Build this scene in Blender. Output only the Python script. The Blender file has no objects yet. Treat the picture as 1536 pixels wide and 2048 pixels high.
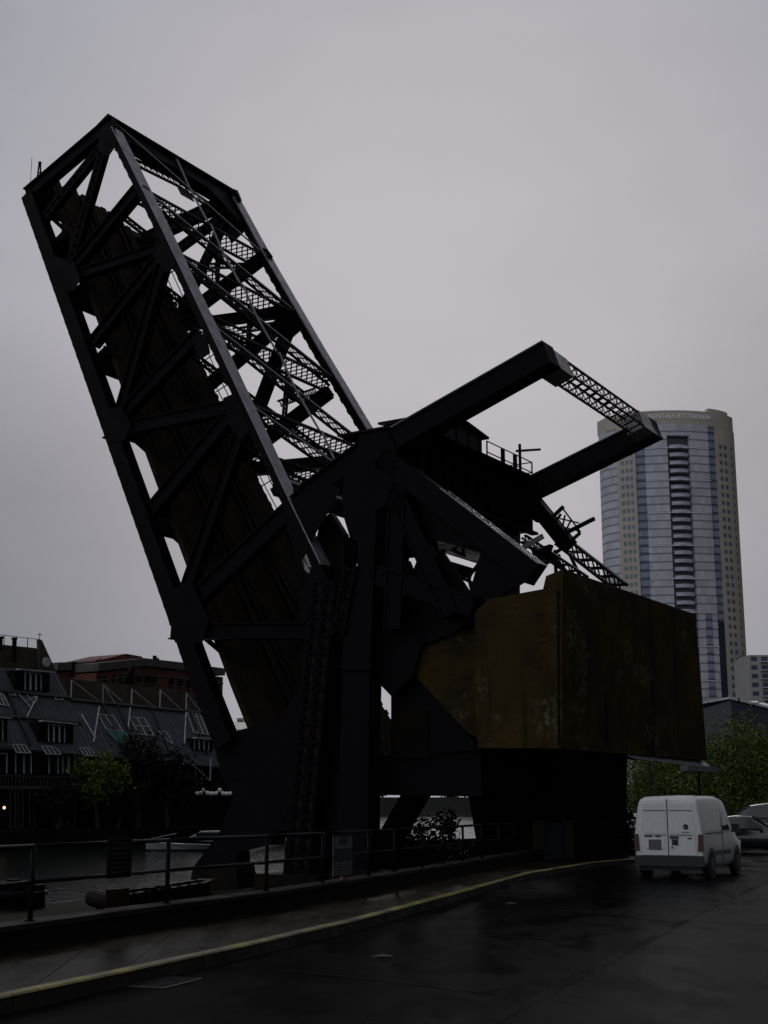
import bpy, bmesh, math, random
from mathutils import Vector as V, noise as mnoise
random.seed(7)
SC = bpy.context.scene
COL = SC.collection
RAD = math.radians

# ------------------------------------------------------------------ camera
EYE, FPX, HOR = 1.75, 2700.0, 1616.0
PIT = math.atan((HOR - 1024) / FPX)
cd = bpy.data.cameras.new("Camera")
cam = bpy.data.objects.new("Camera", cd)
COL.objects.link(cam)
cam.location = (0, 0, EYE)
cam.rotation_euler = (RAD(90) + PIT, 0, 0)
cd.sensor_fit = 'VERTICAL'
cd.sensor_height = 24.0
cd.lens = FPX / 2048 * 24.0
cd.clip_start, cd.clip_end = 0.1, 6000
SC.camera = cam

# ------------------------------------------------------------------ sky and sun
SUN_AZ, SUN_EL = RAD(2.0), RAD(24.0)
wd = bpy.data.worlds.new("World")
SC.world = wd
wd.use_nodes = True
nt = wd.node_tree
for n in list(nt.nodes):
    nt.nodes.remove(n)
def wn(t, **k):
    n = nt.nodes.new(t)
    for a, b in k.items():
        setattr(n, a, b)
    return n
out = wn('ShaderNodeOutputWorld')
bg = wn('ShaderNodeBackground')
bg.inputs['Strength'].default_value = 0.1
nt.links.new(bg.outputs[0], out.inputs[0])
sky = wn('ShaderNodeTexSky', sky_type='NISHITA', sun_disc=False)
sky.sun_elevation = SUN_EL
sky.sun_rotation = SUN_AZ
sky.air_density, sky.dust_density, sky.ozone_density = 1.0, 6.0, 1.0
hs = wn('ShaderNodeHueSaturation')
hs.inputs['Saturation'].default_value = 0.12
nt.links.new(sky.outputs[0], hs.inputs['Color'])
tc = wn('ShaderNodeTexCoord')
def lobe(az, el, lo, hi):
    d = V((math.sin(RAD(az)) * math.cos(RAD(el)), math.cos(RAD(az)) * math.cos(RAD(el)), math.sin(RAD(el))))
    dt = wn('ShaderNodeVectorMath', operation='DOT_PRODUCT')
    dt.inputs[1].default_value = d
    nt.links.new(tc.outputs['Generated'], dt.inputs[0])
    mr = wn('ShaderNodeMapRange', interpolation_type='SMOOTHSTEP')
    mr.inputs['From Min'].default_value = math.cos(RAD(lo))
    mr.inputs['From Max'].default_value = math.cos(RAD(hi))
    nt.links.new(dt.outputs['Value'], mr.inputs['Value'])
    return mr.outputs[0]
def madd(a, b, c):
    m = wn('ShaderNodeMath', operation='MULTIPLY_ADD')
    for i, x in enumerate((a, b, c)):
        if hasattr(x, 'links'):
            nt.links.new(x, m.inputs[i])
        else:
            m.inputs[i].default_value = x
    return m.outputs[0]
nz = wn('ShaderNodeTexNoise')
nz.inputs['Scale'].default_value = 5.0
nz.inputs['Detail'].default_value = 5.0
mp = wn('ShaderNodeMapping')
mp.inputs['Scale'].default_value = (1, 1, 2.2)
nt.links.new(tc.outputs['Generated'], mp.inputs[0])
nt.links.new(mp.outputs[0], nz.inputs['Vector'])
lum = madd(lobe(3, 21, 30, 2), 1.35, 3.2)          # brighter where the sun is behind the cloud
lum = madd(lobe(-17, 8, 13, 1), -1.1, lum)          # vignette put into the sky low on the left
lum = madd(lobe(20, 12, 12, 1), -0.75, lum)
lum = madd(lobe(114, 12, 92, 34), -3.2, lum)       # added dark lobe out of view, shades the right-facing sides
lum = madd(lobe(195, 40, 80, 10), 2.6, lum)          # added bright lobe behind the camera, lifts surfaces facing it
lum = madd(nz.outputs['Fac'], 0.9, madd(lum, 1.0, -0.45))
tint = wn('ShaderNodeMix', data_type='RGBA')
nt.links.new(lobe(3, 19, 26, 3), tint.inputs['Factor'])
tint.inputs['A'].default_value = (0.955, 0.985, 1.105, 1)
tint.inputs['B'].default_value = (1.02, 0.962, 1.045, 1)
mul = wn('ShaderNodeVectorMath', operation='SCALE')
nt.links.new(tint.outputs['Result'], mul.inputs[0])
nt.links.new(lum, mul.inputs['Scale'])
mx = wn('ShaderNodeMix', data_type='RGBA')
mx.inputs['Factor'].default_value = 0.008
mul2 = wn('ShaderNodeVectorMath', operation='SCALE')
mul2.inputs['Scale'].default_value = 0.93
nt.links.new(mul.outputs[0], mul2.inputs[0])
nt.links.new(mul2.outputs[0], mx.inputs['A'])
nt.links.new(hs.outputs[0], mx.inputs['B'])
nt.links.new(mx.outputs['Result'], bg.inputs['Color'])

sl = bpy.data.lights.new("Sun", 'SUN')
sl.energy, sl.angle, sl.color = 0.5, RAD(25), (1, 0.97, 0.93)
sun = bpy.data.objects.new("Sun", sl)
COL.objects.link(sun)
sun.rotation_euler = (RAD(90) - SUN_EL, 0, math.pi - SUN_AZ)

SC.view_settings.view_transform = 'Standard'
SC.view_settings.look = 'None'
SC.view_settings.exposure = 0.0
SC.view_settings.gamma = 1.0
SC.render.engine = 'CYCLES'
SC.cycles.use_denoising = True
SC.cycles.max_bounces = 6
SC.cycles.caustics_reflective = False
SC.cycles.caustics_refractive = False

# ------------------------------------------------------------------ frames of reference
Z = V((0, 0, 1))
AZW, ELL = RAD(32.4), RAD(60.5)
W = V((math.sin(AZW), math.cos(AZW), 0))          # across the bridge, along the river
T = V((-math.cos(AZW), math.sin(AZW), 0))         # along the track, out over the river
Uv = T * math.cos(ELL) + Z * math.sin(ELL)        # along the raised leaf
Vv = -T * math.sin(ELL) + Z * math.cos(ELL)       # from lower to upper chord
B0 = V((-11.37, 50.3, 27.79 + EYE))               # top corner of the near truss
CC = V((0, 0, EYE))
cR, cU, cF = V((1, 0, 0)), V((0, -math.sin(PIT), math.cos(PIT))), V((0, math.cos(PIT), math.sin(PIT)))
def ray(x, y):
    return cR * (x - 768) + cU * (1024 - y) + cF * FPX
def onplane(x, y, p0, n):
    d = ray(x, y)
    return CC + d * ((p0 - CC).dot(n) / d.dot(n))
def NP(x, y, o=0.0):                 # on the vertical plane of the near truss, o metres across
    return onplane(x, y, B0 + W * o, W)
def TP(x, y, c):                     # on the vertical plane at river offset c
    return onplane(x, y, B0 + T * c, T)
def GP(x, y, z=0.0):                 # on the horizontal plane z
    return onplane(x, y, V((0, 0, z)), Z)
def YP(x, y, Y):
    return onplane(x, y, V((0, Y, 0)), V((0, 1, 0)))
def TW(tcoord, wcoord, z):
    p = B0 + T * tcoord + W * wcoord
    return V((p.x, p.y, z))
def LW(s, q, o=0.0):
    return B0 + Uv * s - Vv * q + W * o
def SQ(x, y):
    p = NP(x, y) - B0
    return (p.dot(Uv), -p.dot(Vv))

# ------------------------------------------------------------------ mesh helpers
class MB:
    def __init__(self):
        self.v, self.f = [], []
    def quad(self, *p):
        n = len(self.v)
        self.v += [V(x) for x in p]
        self.f.append(tuple(range(n, n + len(p))))
    def box(self, c, a, b, d):
        n = len(self.v)
        for i in (-1, 1):
            for j in (-1, 1):
                for k in (-1, 1):
                    self.v.append(c + a * i + b * j + d * k)
        for q in ((0, 1, 3, 2), (4, 6, 7, 5), (0, 4, 5, 1), (2, 3, 7, 6), (0, 2, 6, 4), (1, 5, 7, 3)):
            self.f.append(tuple(n + i for i in q))
    def beam(self, a, b, side, ws, dp, ext=0.0):
        d = (b - a)
        L = d.length
        if L < 1e-6:
            return
        d = d / L
        s = side - d * side.dot(d)
        s.normalize()
        nn = d.cross(s)
        self.box((a + b) / 2, d * (L / 2 + ext), s * (ws / 2), nn * (dp / 2))
    def prism(self, pts, off):
        n, k = len(self.v), len(pts)
        self.v += [V(p) for p in pts] + [V(p) + off for p in pts]
        self.f.append(tuple(range(n, n + k)))
        self.f.append(tuple(range(n + 2 * k - 1, n + k - 1, -1)))
        for i in range(k):
            j = (i + 1) % k
            self.f.append((n + i, n + k + i, n + k + j, n + j))
    def cyl(self, a, b, r0, r1=None, n=10, cap=True):
        r1 = r0 if r1 is None else r1
        d = (b - a).normalized()
        x = d.orthogonal().normalized()
        y = d.cross(x)
        s = len(self.v)
        for c, r in ((a, r0), (b, r1)):
            for i in range(n):
                an = 2 * math.pi * i / n
                self.v.append(c + x * (r * math.cos(an)) + y * (r * math.sin(an)))
        for i in range(n):
            j = (i + 1) % n
            self.f.append((s + i, s + j, s + n + j, s + n + i))
        if cap:
            self.f.append(tuple(range(s + n - 1, s - 1, -1)))
            self.f.append(tuple(range(s + n, s + 2 * n)))
    def ball(self, c, r, n=10, m=6, sz=1.0):
        s = len(self.v)
        for j in range(m + 1):
            th = math.pi * j / m
            for i in range(n):
                an = 2 * math.pi * i / n
                self.v.append(c + V((r * math.sin(th) * math.cos(an), r * math.sin(th) * math.sin(an), r * sz * math.cos(th))))
        for j in range(m):
            for i in range(n):
                k = (i + 1) % n
                self.f.append((s + j * n + i, s + (j + 1) * n + i, s + (j + 1) * n + k, s + j * n + k))
    def lace(self, a, b, sep, width, depth, fl=0.09, bar=0.05, pitch=None, faces=2, rows=1):
        """two flanges held apart along sep, X lacing between them"""
        d = (b - a)
        L = d.length
        d = d / L
        s = sep - d * sep.dot(d)
        s.normalize()
        nn = d.cross(s)
        h = width / 2 - fl / 2
        for k in (-1, 1):
            self.beam(a + s * (h * k), b + s * (h * k), nn, depth, fl)
        pitch = pitch or width / rows
        m = max(1, round(L / pitch))
        offs = (-depth / 2 + 0.02, depth / 2 - 0.02) if faces == 2 else (0,)
        for i in range(m):
            p, q = a + d * (L * i / m), a + d * (L * (i + 1) / m)
            for o in offs:
                for r in range(rows):
                    h0, h1 = -h + 2 * h * r / rows, -h + 2 * h * (r + 1) / rows
                    self.beam(p + s * h0 + nn * o, q + s * h1 + nn * o, nn, 0.02, bar)
                    self.beam(p + s * h1 + nn * (o + 0.021), q + s * h0 + nn * (o + 0.021), nn, 0.02, bar)
    def build(self, name, mat, parent=None, smooth=False, base=None, kind=None):
        me = bpy.data.meshes.new(name)
        root = parent
        while root is not None and root.parent is not None:
            root = root.parent
        o0 = V(root.location) if root is not None else (V(base) if base is not None else V((0, 0, 0)))
        me.from_pydata([tuple(p - o0) for p in self.v], [], self.f)
        bm = bmesh.new()
        bm.from_mesh(me)
        bmesh.ops.recalc_face_normals(bm, faces=bm.faces)
        bm.to_mesh(me)
        bm.free()
        if smooth:
            me.polygons.foreach_set('use_smooth', [True] * len(me.polygons))
        me.materials.append(mat)
        o = bpy.data.objects.new(name, me)
        COL.objects.link(o)
        if parent is not None:
            o.parent = parent
        else:
            o.location = o0
        if kind:
            o['kind'] = kind
        return o
def tag(o, label, cat, group=None):
    o['label'] = label
    o['category'] = cat
    if group:
        o['group'] = group
    return o
def thing(name, loc, label, cat, group=None):
    o = bpy.data.objects.new(name, None)
    o.empty_display_size = 0.5
    COL.objects.link(o)
    o.location = loc
    return tag(o, label, cat, group)
def copy_tree(o, parent=None):
    c = o.copy()
    COL.objects.link(c)
    c.parent = parent
    for ch in list(o.children):
        copy_tree(ch, c)
    return c

# ------------------------------------------------------------------ materials
def mat(name, col, rough=0.6, metal=0.0, col2=None, nscale=2.0, amt=1.0, bump=0.0, bscale=20.0, spec=0.5,
        rvar=0.0, stretch=(1, 1, 1), streak=None, detail=6.0):
    m = bpy.data.materials.new(name)
    m.use_nodes = True
    t = m.node_tree
    b = t.nodes['Principled BSDF']
    b.inputs['Roughness'].default_value = rough
    b.inputs['Metallic'].default_value = metal
    b.inputs['Specular IOR Level'].default_value = spec
    b.inputs['Base Color'].default_value = (*col, 1)
    co = t.nodes.new('ShaderNodeTexCoord')
    mp = t.nodes.new('ShaderNodeMapping')
    mp.inputs['Scale'].default_value = stretch
    t.links.new(co.outputs['Object'], mp.inputs[0])
    if col2 is not None:
        n = t.nodes.new('ShaderNodeTexNoise')
        n.inputs['Scale'].default_value = nscale
        n.inputs['Detail'].default_value = detail
        n.inputs['Roughness'].default_value = 0.62
        t.links.new(mp.outputs[0], n.inputs['Vector'])
        r = t.nodes.new('ShaderNodeValToRGB')
        r.color_ramp.elements[0].position = 0.36
        r.color_ramp.elements[1].position = 0.64
        r.color_ramp.elements[0].color = (*col, 1)
        r.color_ramp.elements[1].color = (*[a + (c - a) * amt for a, c in zip(col, col2)], 1)
        t.links.new(n.outputs['Fac'], r.inputs[0])
        t.links.new(r.outputs[0], b.inputs['Base Color'])
        if rvar:
            k = t.nodes.new('ShaderNodeMapRange')
            k.inputs['From Min'].default_value, k.inputs['From Max'].default_value = 0.35, 0.65
            k.inputs['To Min'].default_value, k.inputs['To Max'].default_value = max(0.02, rough - rvar), min(1, rough + rvar)
            t.links.new(n.outputs['Fac'], k.inputs['Value'])
            t.links.new(k.outputs[0], b.inputs['Roughness'])
    if bump:
        n2 = t.nodes.new('ShaderNodeTexNoise')
        n2.inputs['Scale'].default_value = bscale
        n2.inputs['Detail'].default_value = 4
        t.links.new(mp.outputs[0], n2.inputs['Vector'])
        bp = t.nodes.new('ShaderNodeBump')
        bp.inputs['Strength'].default_value = bump
        bp.inputs['Distance'].default_value = 0.05
        t.links.new(n2.outputs['Fac'], bp.inputs['Height'])
        t.links.new(bp.outputs[0], b.inputs['Normal'])
    return m
M = {}
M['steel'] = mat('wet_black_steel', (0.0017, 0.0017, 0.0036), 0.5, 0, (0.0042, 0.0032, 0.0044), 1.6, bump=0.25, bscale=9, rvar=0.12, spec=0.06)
M['plate'] = mat('painted_sheen_steel', (0.24, 0.215, 0.26), 0.3, 0.0, (0.13, 0.115, 0.14), 3.0, bump=0.2, bscale=14, rvar=0.1, spec=0.9)  # pale base colour stands in for sky sheen on wet upward faces
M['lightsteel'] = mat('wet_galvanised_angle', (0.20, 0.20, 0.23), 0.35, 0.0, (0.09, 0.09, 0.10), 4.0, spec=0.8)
M['rust'] = mat('rusty_plate', (0.030, 0.021, 0.009), 0.8, 0, (0.014, 0.010, 0.006), 2.2, bump=0.2, spec=0.1)
M['ochre'] = mat('lit_concrete_backing', (0.20, 0.135, 0.060), 0.8, 0, (0.11, 0.078, 0.04), 1.6, bump=0.2, spec=0.1)  # tone of lit concrete showing through the lacing, put into the colour
M['deck'] = mat('tarred_planks', (0.034, 0.024, 0.013), 0.85, 0, (0.011, 0.0085, 0.0075), 1.1, bump=0.4, bscale=6, spec=0.1)
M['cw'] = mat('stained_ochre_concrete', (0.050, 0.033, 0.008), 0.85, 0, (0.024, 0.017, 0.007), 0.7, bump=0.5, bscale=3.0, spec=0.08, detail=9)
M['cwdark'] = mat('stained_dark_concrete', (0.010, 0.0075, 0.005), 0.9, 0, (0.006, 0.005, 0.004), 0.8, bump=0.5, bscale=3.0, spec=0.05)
def weathered(m, scuff, s_amt, streak_dark):
    """adds pale scuffed patches, fine cracks and dark run-off streaks with shapes of their own"""
    t = m.node_tree; b = t.nodes['Principled BSDF']
    base = b.inputs['Base Color'].links[0].from_socket
    co = t.nodes.new('ShaderNodeTexCoord')
    def noise(sc, det, st, lo, hi, rgh=.65):
        mp = t.nodes.new('ShaderNodeMapping'); mp.inputs['Scale'].default_value = st
        n = t.nodes.new('ShaderNodeTexNoise'); n.inputs['Scale'].default_value = sc; n.inputs['Detail'].default_value = det; n.inputs['Roughness'].default_value = rgh
        r = t.nodes.new('ShaderNodeMapRange'); r.inputs['From Min'].default_value = lo; r.inputs['From Max'].default_value = hi
        t.links.new(co.outputs['Object'], mp.inputs[0]); t.links.new(mp.outputs[0], n.inputs['Vector']); t.links.new(n.outputs['Fac'], r.inputs['Value'])
        return r.outputs[0]
    def mix(f, a, col):
        x = t.nodes.new('ShaderNodeMix'); x.data_type = 'RGBA'
        t.links.new(f, x.inputs['Factor']); t.links.new(a, x.inputs['A']); x.inputs['B'].default_value = (*col, 1)
        return x.outputs['Result']
    c = mix(noise(1.6, 2, (1, 1, .07), .56, .72), base, streak_dark)
    mm = t.nodes.new('ShaderNodeMath'); mm.operation = 'MULTIPLY'
    t.links.new(noise(.42, 3, (1, 1, 1.3), .54, .64), mm.inputs[0]); t.links.new(noise(5.0, 8, (1, 1, 1), .48, .62, .8), mm.inputs[1])
    m3 = t.nodes.new('ShaderNodeMath'); m3.operation = 'MULTIPLY'; m3.inputs[1].default_value = s_amt
    t.links.new(mm.outputs[0], m3.inputs[0])
    c = mix(m3.outputs[0], c, scuff)
    mm2 = t.nodes.new('ShaderNodeMath'); mm2.operation = 'MULTIPLY'
    t.links.new(noise(.9, 4, (1, 1, 4.5), .55, .66), mm2.inputs[0]); t.links.new(noise(7.0, 8, (1, 1, 1), .45, .62, .8), mm2.inputs[1])
    c = mix(mm2.outputs[0], c, streak_dark)
    t.links.new(c, b.inputs['Base Color'])
weathered(M['cw'], (0.135, 0.118, 0.085), 1.0, (0.010, 0.0075, 0.005))
weathered(M['rust'], (0.05, 0.045, 0.035), .5, (0.008, 0.006, 0.004))
M['concrete'] = mat('wet_concrete', (0.026, 0.021, 0.015), 0.75, 0, (0.013, 0.011, 0.009), 1.3, bump=0.2, bscale=18, spec=0.12, rvar=0.15)
M['wall'] = mat('grimy_concrete_wall', (0.013, 0.0105, 0.0075), 0.85, 0, (0.007, 0.006, 0.005), 1.0, bump=0.3, bscale=10, spec=0.08)
M['rail'] = mat('painted_pipe', (0.0035, 0.0035, 0.005), 0.5, 0, (0.007, 0.007, 0.009), 6.0, spec=0.06)
M['yellow'] = mat('worn_yellow_paint', (0.30, 0.235, 0.022), 0.45, 0, (0.030, 0.026, 0.012), 1.1, bump=0.2, bscale=30, spec=0.3)
M['wood'] = mat('dark_wet_timber', (0.006, 0.005, 0.005), 0.7, 0, (0.0035, 0.003, 0.003), 3.0, bump=0.4, bscale=8, spec=0.05)
M['roof'] = mat('slate_metal_roof', (0.085, 0.085, 0.104), 0.55, 0, (0.054, 0.054, 0.067), 1.2, bump=0.1, spec=0.3)
M['housewall'] = mat('brown_cladding', (0.075, 0.058, 0.038), 0.8, 0, (0.045, 0.036, 0.026), 1.0)
M['darkwall'] = mat('dark_cladding', (0.010, 0.009, 0.009), 0.85, 0, (0.007, 0.0065, 0.006), 1.0, spec=0.1)
M['brick'] = mat('red_brick', (0.150, 0.044, 0.028), 0.85, 0, (0.095, 0.030, 0.021), 1.5, bump=0.2)
M['cornice'] = mat('grey_cornice', (0.10, 0.09, 0.085), 0.8, 0, (0.06, 0.055, 0.05), 1.0)
M['glass'] = mat('dark_window_glass', (0.018, 0.022, 0.028), 0.08, 0, spec=0.6)
M['white'] = mat('white_frames', (0.55, 0.57, 0.58), 0.5, 0, (0.35, 0.36, 0.37), 3.0)
M['teal'] = mat('teal_panel', (0.010, 0.13, 0.11), 0.5, 0, (0.008, 0.07, 0.06), 2.0)
M['vanpaint'] = mat('white_van_paint', (0.72, 0.73, 0.715), 0.36, 0, (0.55, 0.56, 0.55), 45.0, bump=0.03, bscale=90, spec=0.5)
M['blackplastic'] = mat('black_plastic', (0.014, 0.015, 0.018), 0.45)
M['rubber'] = mat('tyre_rubber', (0.012, 0.012, 0.013), 0.7)
M['hub'] = mat('wheel_cover', (0.03, 0.03, 0.034), 0.5)
M['taillamp'] = mat('red_lamp_lens', (0.055, 0.006, 0.008), 0.3)
M['carpaint'] = mat('dark_car_paint', (0.015, 0.020, 0.030), 0.14, 0.0, spec=0.9)
M['platebg'] = mat('licence_plate', (0.12, 0.13, 0.13), 0.5, 0, (0.06, 0.065, 0.07), 30.0)
M['leaf'] = mat('spring_leaves', (0.092, 0.135, 0.014), 0.6, 0, (0.042, 0.068, 0.010), 0.7, spec=0.15)
M['leafdark'] = mat('dark_leaves', (0.008, 0.0115, 0.005), 0.7, 0, (0.005, 0.007, 0.0035), 0.7, spec=0.1)
M['leafbrown'] = mat('reddish_leaves', (0.016, 0.013, 0.009), 0.7, 0, (0.010, 0.010, 0.006), 0.7, spec=0.1)
M['wharf'] = mat('wharf_concrete', (0.055, 0.055, 0.05), 0.85, 0, (0.035, 0.036, 0.03), 0.06, spec=0.1)
M['bark'] = mat('bark', (0.030, 0.024, 0.018), 0.85, 0, (0.018, 0.015, 0.012), 3.0)
M['stone'] = mat('beige_precast', (0.52, 0.485, 0.40), 0.8, 0, (0.45, 0.42, 0.35), 0.15)
M['bluemetal'] = mat('blue_grey_metal', (0.065, 0.075, 0.105), 0.6, 0, (0.05, 0.06, 0.085), 0.3)
M['bluewall'] = mat('blue_painted_siding', (0.020, 0.026, 0.045), 0.7, 0, (0.014, 0.018, 0.030), 0.6)
M['palewall'] = mat('pale_render', (0.40, 0.39, 0.38), 0.8, 0, (0.33, 0.32, 0.31), 0.3)
M['membrane'] = mat('pale_roof_sheet', (0.50, 0.50, 0.52), 0.5, 0, (0.38, 0.38, 0.40), 0.5)
def banded(name, c1, c2, band, rough, fh=2.95, h=0.2):
    """curtain wall: glass with a spandrel line at every storey and thin mullions"""
    m = mat(name, c1, rough, 0, c2, 0.12, stretch=(1, 1, 0.6), spec=0.2)
    t = m.node_tree
    b = t.nodes['Principled BSDF']
    base = b.inputs['Base Color'].links[0].from_socket
    co = t.nodes.new('ShaderNodeTexCoord'); sp = t.nodes.new('ShaderNodeSeparateXYZ')
    t.links.new(co.outputs['Object'], sp.inputs[0])
    dv = t.nodes.new('ShaderNodeMath'); dv.operation = 'DIVIDE'; dv.inputs[1].default_value = fh
    fr = t.nodes.new('ShaderNodeMath'); fr.operation = 'FRACT'
    lt = t.nodes.new('ShaderNodeMath'); lt.operation = 'LESS_THAN'; lt.inputs[1].default_value = h
    t.links.new(sp.outputs['Z'], dv.inputs[0]); t.links.new(dv.outputs[0], fr.inputs[0]); t.links.new(fr.outputs[0], lt.inputs[0])
    mp2 = t.nodes.new('ShaderNodeVectorMath'); mp2.operation = 'DIVIDE'; mp2.inputs[1].default_value = (1.6, 400, fh)
    fl = t.nodes.new('ShaderNodeVectorMath'); fl.operation = 'FLOOR'
    wo = t.nodes.new('ShaderNodeTexWhiteNoise')
    t.links.new(co.outputs['Object'], mp2.inputs[0]); t.links.new(mp2.outputs[0], fl.inputs[0]); t.links.new(fl.outputs[0], wo.inputs['Vector'])
    mr = t.nodes.new('ShaderNodeMapRange'); mr.inputs['From Min'].default_value = .0; mr.inputs['From Max'].default_value = 1
    mr.inputs['To Min'].default_value = .84; mr.inputs['To Max'].default_value = 1.08
    t.links.new(wo.outputs['Value'], mr.inputs['Value'])
    sc_ = t.nodes.new('ShaderNodeVectorMath'); sc_.operation = 'SCALE'
    t.links.new(base, sc_.inputs[0]); t.links.new(mr.outputs[0], sc_.inputs['Scale'])
    mx_ = t.nodes.new('ShaderNodeMix'); mx_.data_type = 'RGBA'
    t.links.new(lt.outputs[0], mx_.inputs['Factor']); t.links.new(sc_.outputs[0], mx_.inputs['A']); mx_.inputs['B'].default_value = (*band, 1)
    t.links.new(mx_.outputs['Result'], b.inputs['Base Color'])
    return m
M['towerglass'] = banded('tower_pale_curtain_wall', (0.60, 0.61, 0.65), (0.51, 0.52, 0.56), (0.25, 0.255, 0.285), 0.6)
M['towerjag'] = banded('tower_corner_glass', (0.33, 0.36, 0.44), (0.22, 0.25, 0.33), (0.10, 0.11, 0.16), 0.6, h=0.36)
M['towerpane'] = mat('tower_window_pane', (0.17, 0.195, 0.255), 0.25, 0.0, (0.125, 0.145, 0.195), 0.12, spec=0.6)
M['towerdark'] = mat('tower_dark_glass', (0.030, 0.036, 0.055), 0.2, 0, (0.045, 0.052, 0.075), 0.1, spec=0.5)
M['balcony'] = mat('pale_balcony_front', (0.50, 0.53, 0.58), 0.5, 0, (0.42, 0.45, 0.49), 0.3)
M['strip'] = mat('white_floor_strip', (0.72, 0.74, 0.76), 0.4)
M['signboard'] = mat('faded_sign_face', (0.085, 0.085, 0.095), 0.5, 0, (0.05, 0.052, 0.06), 6.0)
M['signdark'] = mat('sign_dark_print', (0.006, 0.007, 0.008), 0.6)
M['dullred'] = mat('dull_red_plate', (0.030, 0.006, 0.004), 0.7, 0, (0.016, 0.005, 0.004), 5.0, spec=0.1)
M['orange'] = mat('orange_plastic', (0.10, 0.020, 0.008), 0.5)
M['boat'] = mat('boat_gelcoat', (0.19, 0.20, 0.225), 0.5, 0, (0.14, 0.15, 0.165), 1.5)
M['canvas'] = mat('dark_blue_canvas', (0.016, 0.020, 0.030), 0.8)
M['globe'] = mat('white_lamp_globe', (0.75, 0.75, 0.73), 0.35)
M['scrub'] = mat('weedy_ground', (0.009, 0.0085, 0.005), 0.95, 0, (0.005, 0.0055, 0.0035), 1.2, bump=0.5, bscale=5, spec=0.05)
M['bank'] = mat('far_bank_ground', (0.012, 0.012, 0.009), 0.9, 0, (0.007, 0.007, 0.006), 0.4, spec=0.05)

def lamp_mat():
    m = bpy.data.materials.new('lit_lamp')
    m.use_nodes = True
    b = m.node_tree.nodes['Principled BSDF']
    b.inputs['Emission Color'].default_value = (1, 0.62, 0.35, 1)
    b.inputs['Emission Strength'].default_value = 1.2
    return m
M['lit'] = lamp_mat()

def road_mat(name, c1, c2, r0, r1, ior=1.15, sc=0.35):
    m = bpy.data.materials.new(name)
    m.use_nodes = True
    t = m.node_tree
    b = t.nodes['Principled BSDF']
    co = t.nodes.new('ShaderNodeTexCoord')
    n = t.nodes.new('ShaderNodeTexNoise'); n.inputs['Scale'].default_value = sc; n.inputs['Detail'].default_value = 7
    n.inputs['Roughness'].default_value = 0.6
    t.links.new(co.outputs['Object'], n.inputs['Vector'])
    fine = t.nodes.new('ShaderNodeTexNoise'); fine.inputs['Scale'].default_value = 60; fine.inputs['Detail'].default_value = 3
    t.links.new(co.outputs['Object'], fine.inputs['Vector'])
    ramp = t.nodes.new('ShaderNodeValToRGB')
    ramp.color_ramp.elements[0].position, ramp.color_ramp.elements[1].position = 0.38, 0.62
    ramp.color_ramp.elements[0].color, ramp.color_ramp.elements[1].color = (*c1, 1), (*c2, 1)
    t.links.new(n.outputs['Fac'], ramp.inputs[0])
    # cracks
    vo = t.nodes.new('ShaderNodeTexVoronoi'); vo.feature = 'DISTANCE_TO_EDGE'; vo.inputs['Scale'].default_value = 0.32
    w = t.nodes.new('ShaderNodeVectorMath'); w.operation = 'ADD'
    wn_ = t.nodes.new('ShaderNodeTexNoise'); wn_.inputs['Scale'].default_value = 1.4; wn_.inputs['Detail'].default_value = 5
    t.links.new(co.outputs['Object'], wn_.inputs['Vector'])
    t.links.new(co.outputs['Object'], w.inputs[0]); t.links.new(wn_.outputs['Color'], w.inputs[1])
    t.links.new(w.outputs[0], vo.inputs['Vector'])
    cr = t.nodes.new('ShaderNodeMapRange'); cr.inputs['From Min'].default_value = 0.0; cr.inputs['From Max'].default_value = 0.022
    cr.inputs['To Min'].default_value = 0.35; cr.inputs['To Max'].default_value = 1.0
    t.links.new(vo.outputs['Distance'], cr.inputs['Value'])
    mu = t.nodes.new('ShaderNodeVectorMath'); mu.operation = 'SCALE'
    t.links.new(ramp.outputs[0], mu.inputs[0]); t.links.new(cr.outputs[0], mu.inputs['Scale'])
    t.links.new(mu.outputs[0], b.inputs['Base Color'])
    n3 = t.nodes.new('ShaderNodeTexNoise'); n3.inputs['Scale'].default_value = 0.8; n3.inputs['Detail'].default_value = 5
    mp = t.nodes.new('ShaderNodeMapping'); mp.inputs['Rotation'].default_value = (0, 0, -0.4); mp.inputs['Scale'].default_value = (1.6, 0.6, 1)
    t.links.new(co.outputs['Object'], mp.inputs[0]); t.links.new(mp.outputs[0], n3.inputs['Vector'])
    rr = t.nodes.new('ShaderNodeMapRange'); rr.inputs['From Min'].default_value = 0.42; rr.inputs['From Max'].default_value = 0.62
    rr.inputs['To Min'].default_value = r0; rr.inputs['To Max'].default_value = r1
    t.links.new(n3.outputs['Fac'], rr.inputs['Value'])
    t.links.new(rr.outputs[0], b.inputs['Roughness'])
    bs = t.nodes.new('ShaderNodeMapRange'); bs.inputs['From Min'].default_value = r0; bs.inputs['From Max'].default_value = r1
    bs.inputs['To Min'].default_value = 0.25; bs.inputs['To Max'].default_value = 0.6
    t.links.new(rr.outputs[0], bs.inputs['Value'])
    bp = t.nodes.new('ShaderNodeBump'); bp.inputs['Distance'].default_value = 0.02
    t.links.new(bs.outputs[0], bp.inputs['Strength'])
    t.links.new(fine.outputs['Fac'], bp.inputs['Height'])
    t.links.new(bp.outputs[0], b.inputs['Normal'])
    b.inputs['IOR'].default_value = ior
    b.inputs['Specular IOR Level'].default_value = 0.5
    return m
M['asphalt'] = road_mat('wet_asphalt', (0.0030, 0.0032, 0.0036), (0.0052, 0.0053, 0.0056), 0.13, 0.28, 1.028, sc=1.3)
M['lane'] = road_mat('worn_wet_lane', (0.0060, 0.0064, 0.0068), (0.0085, 0.0086, 0.009), 0.13, 0.28, 1.030, sc=1.3)
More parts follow.
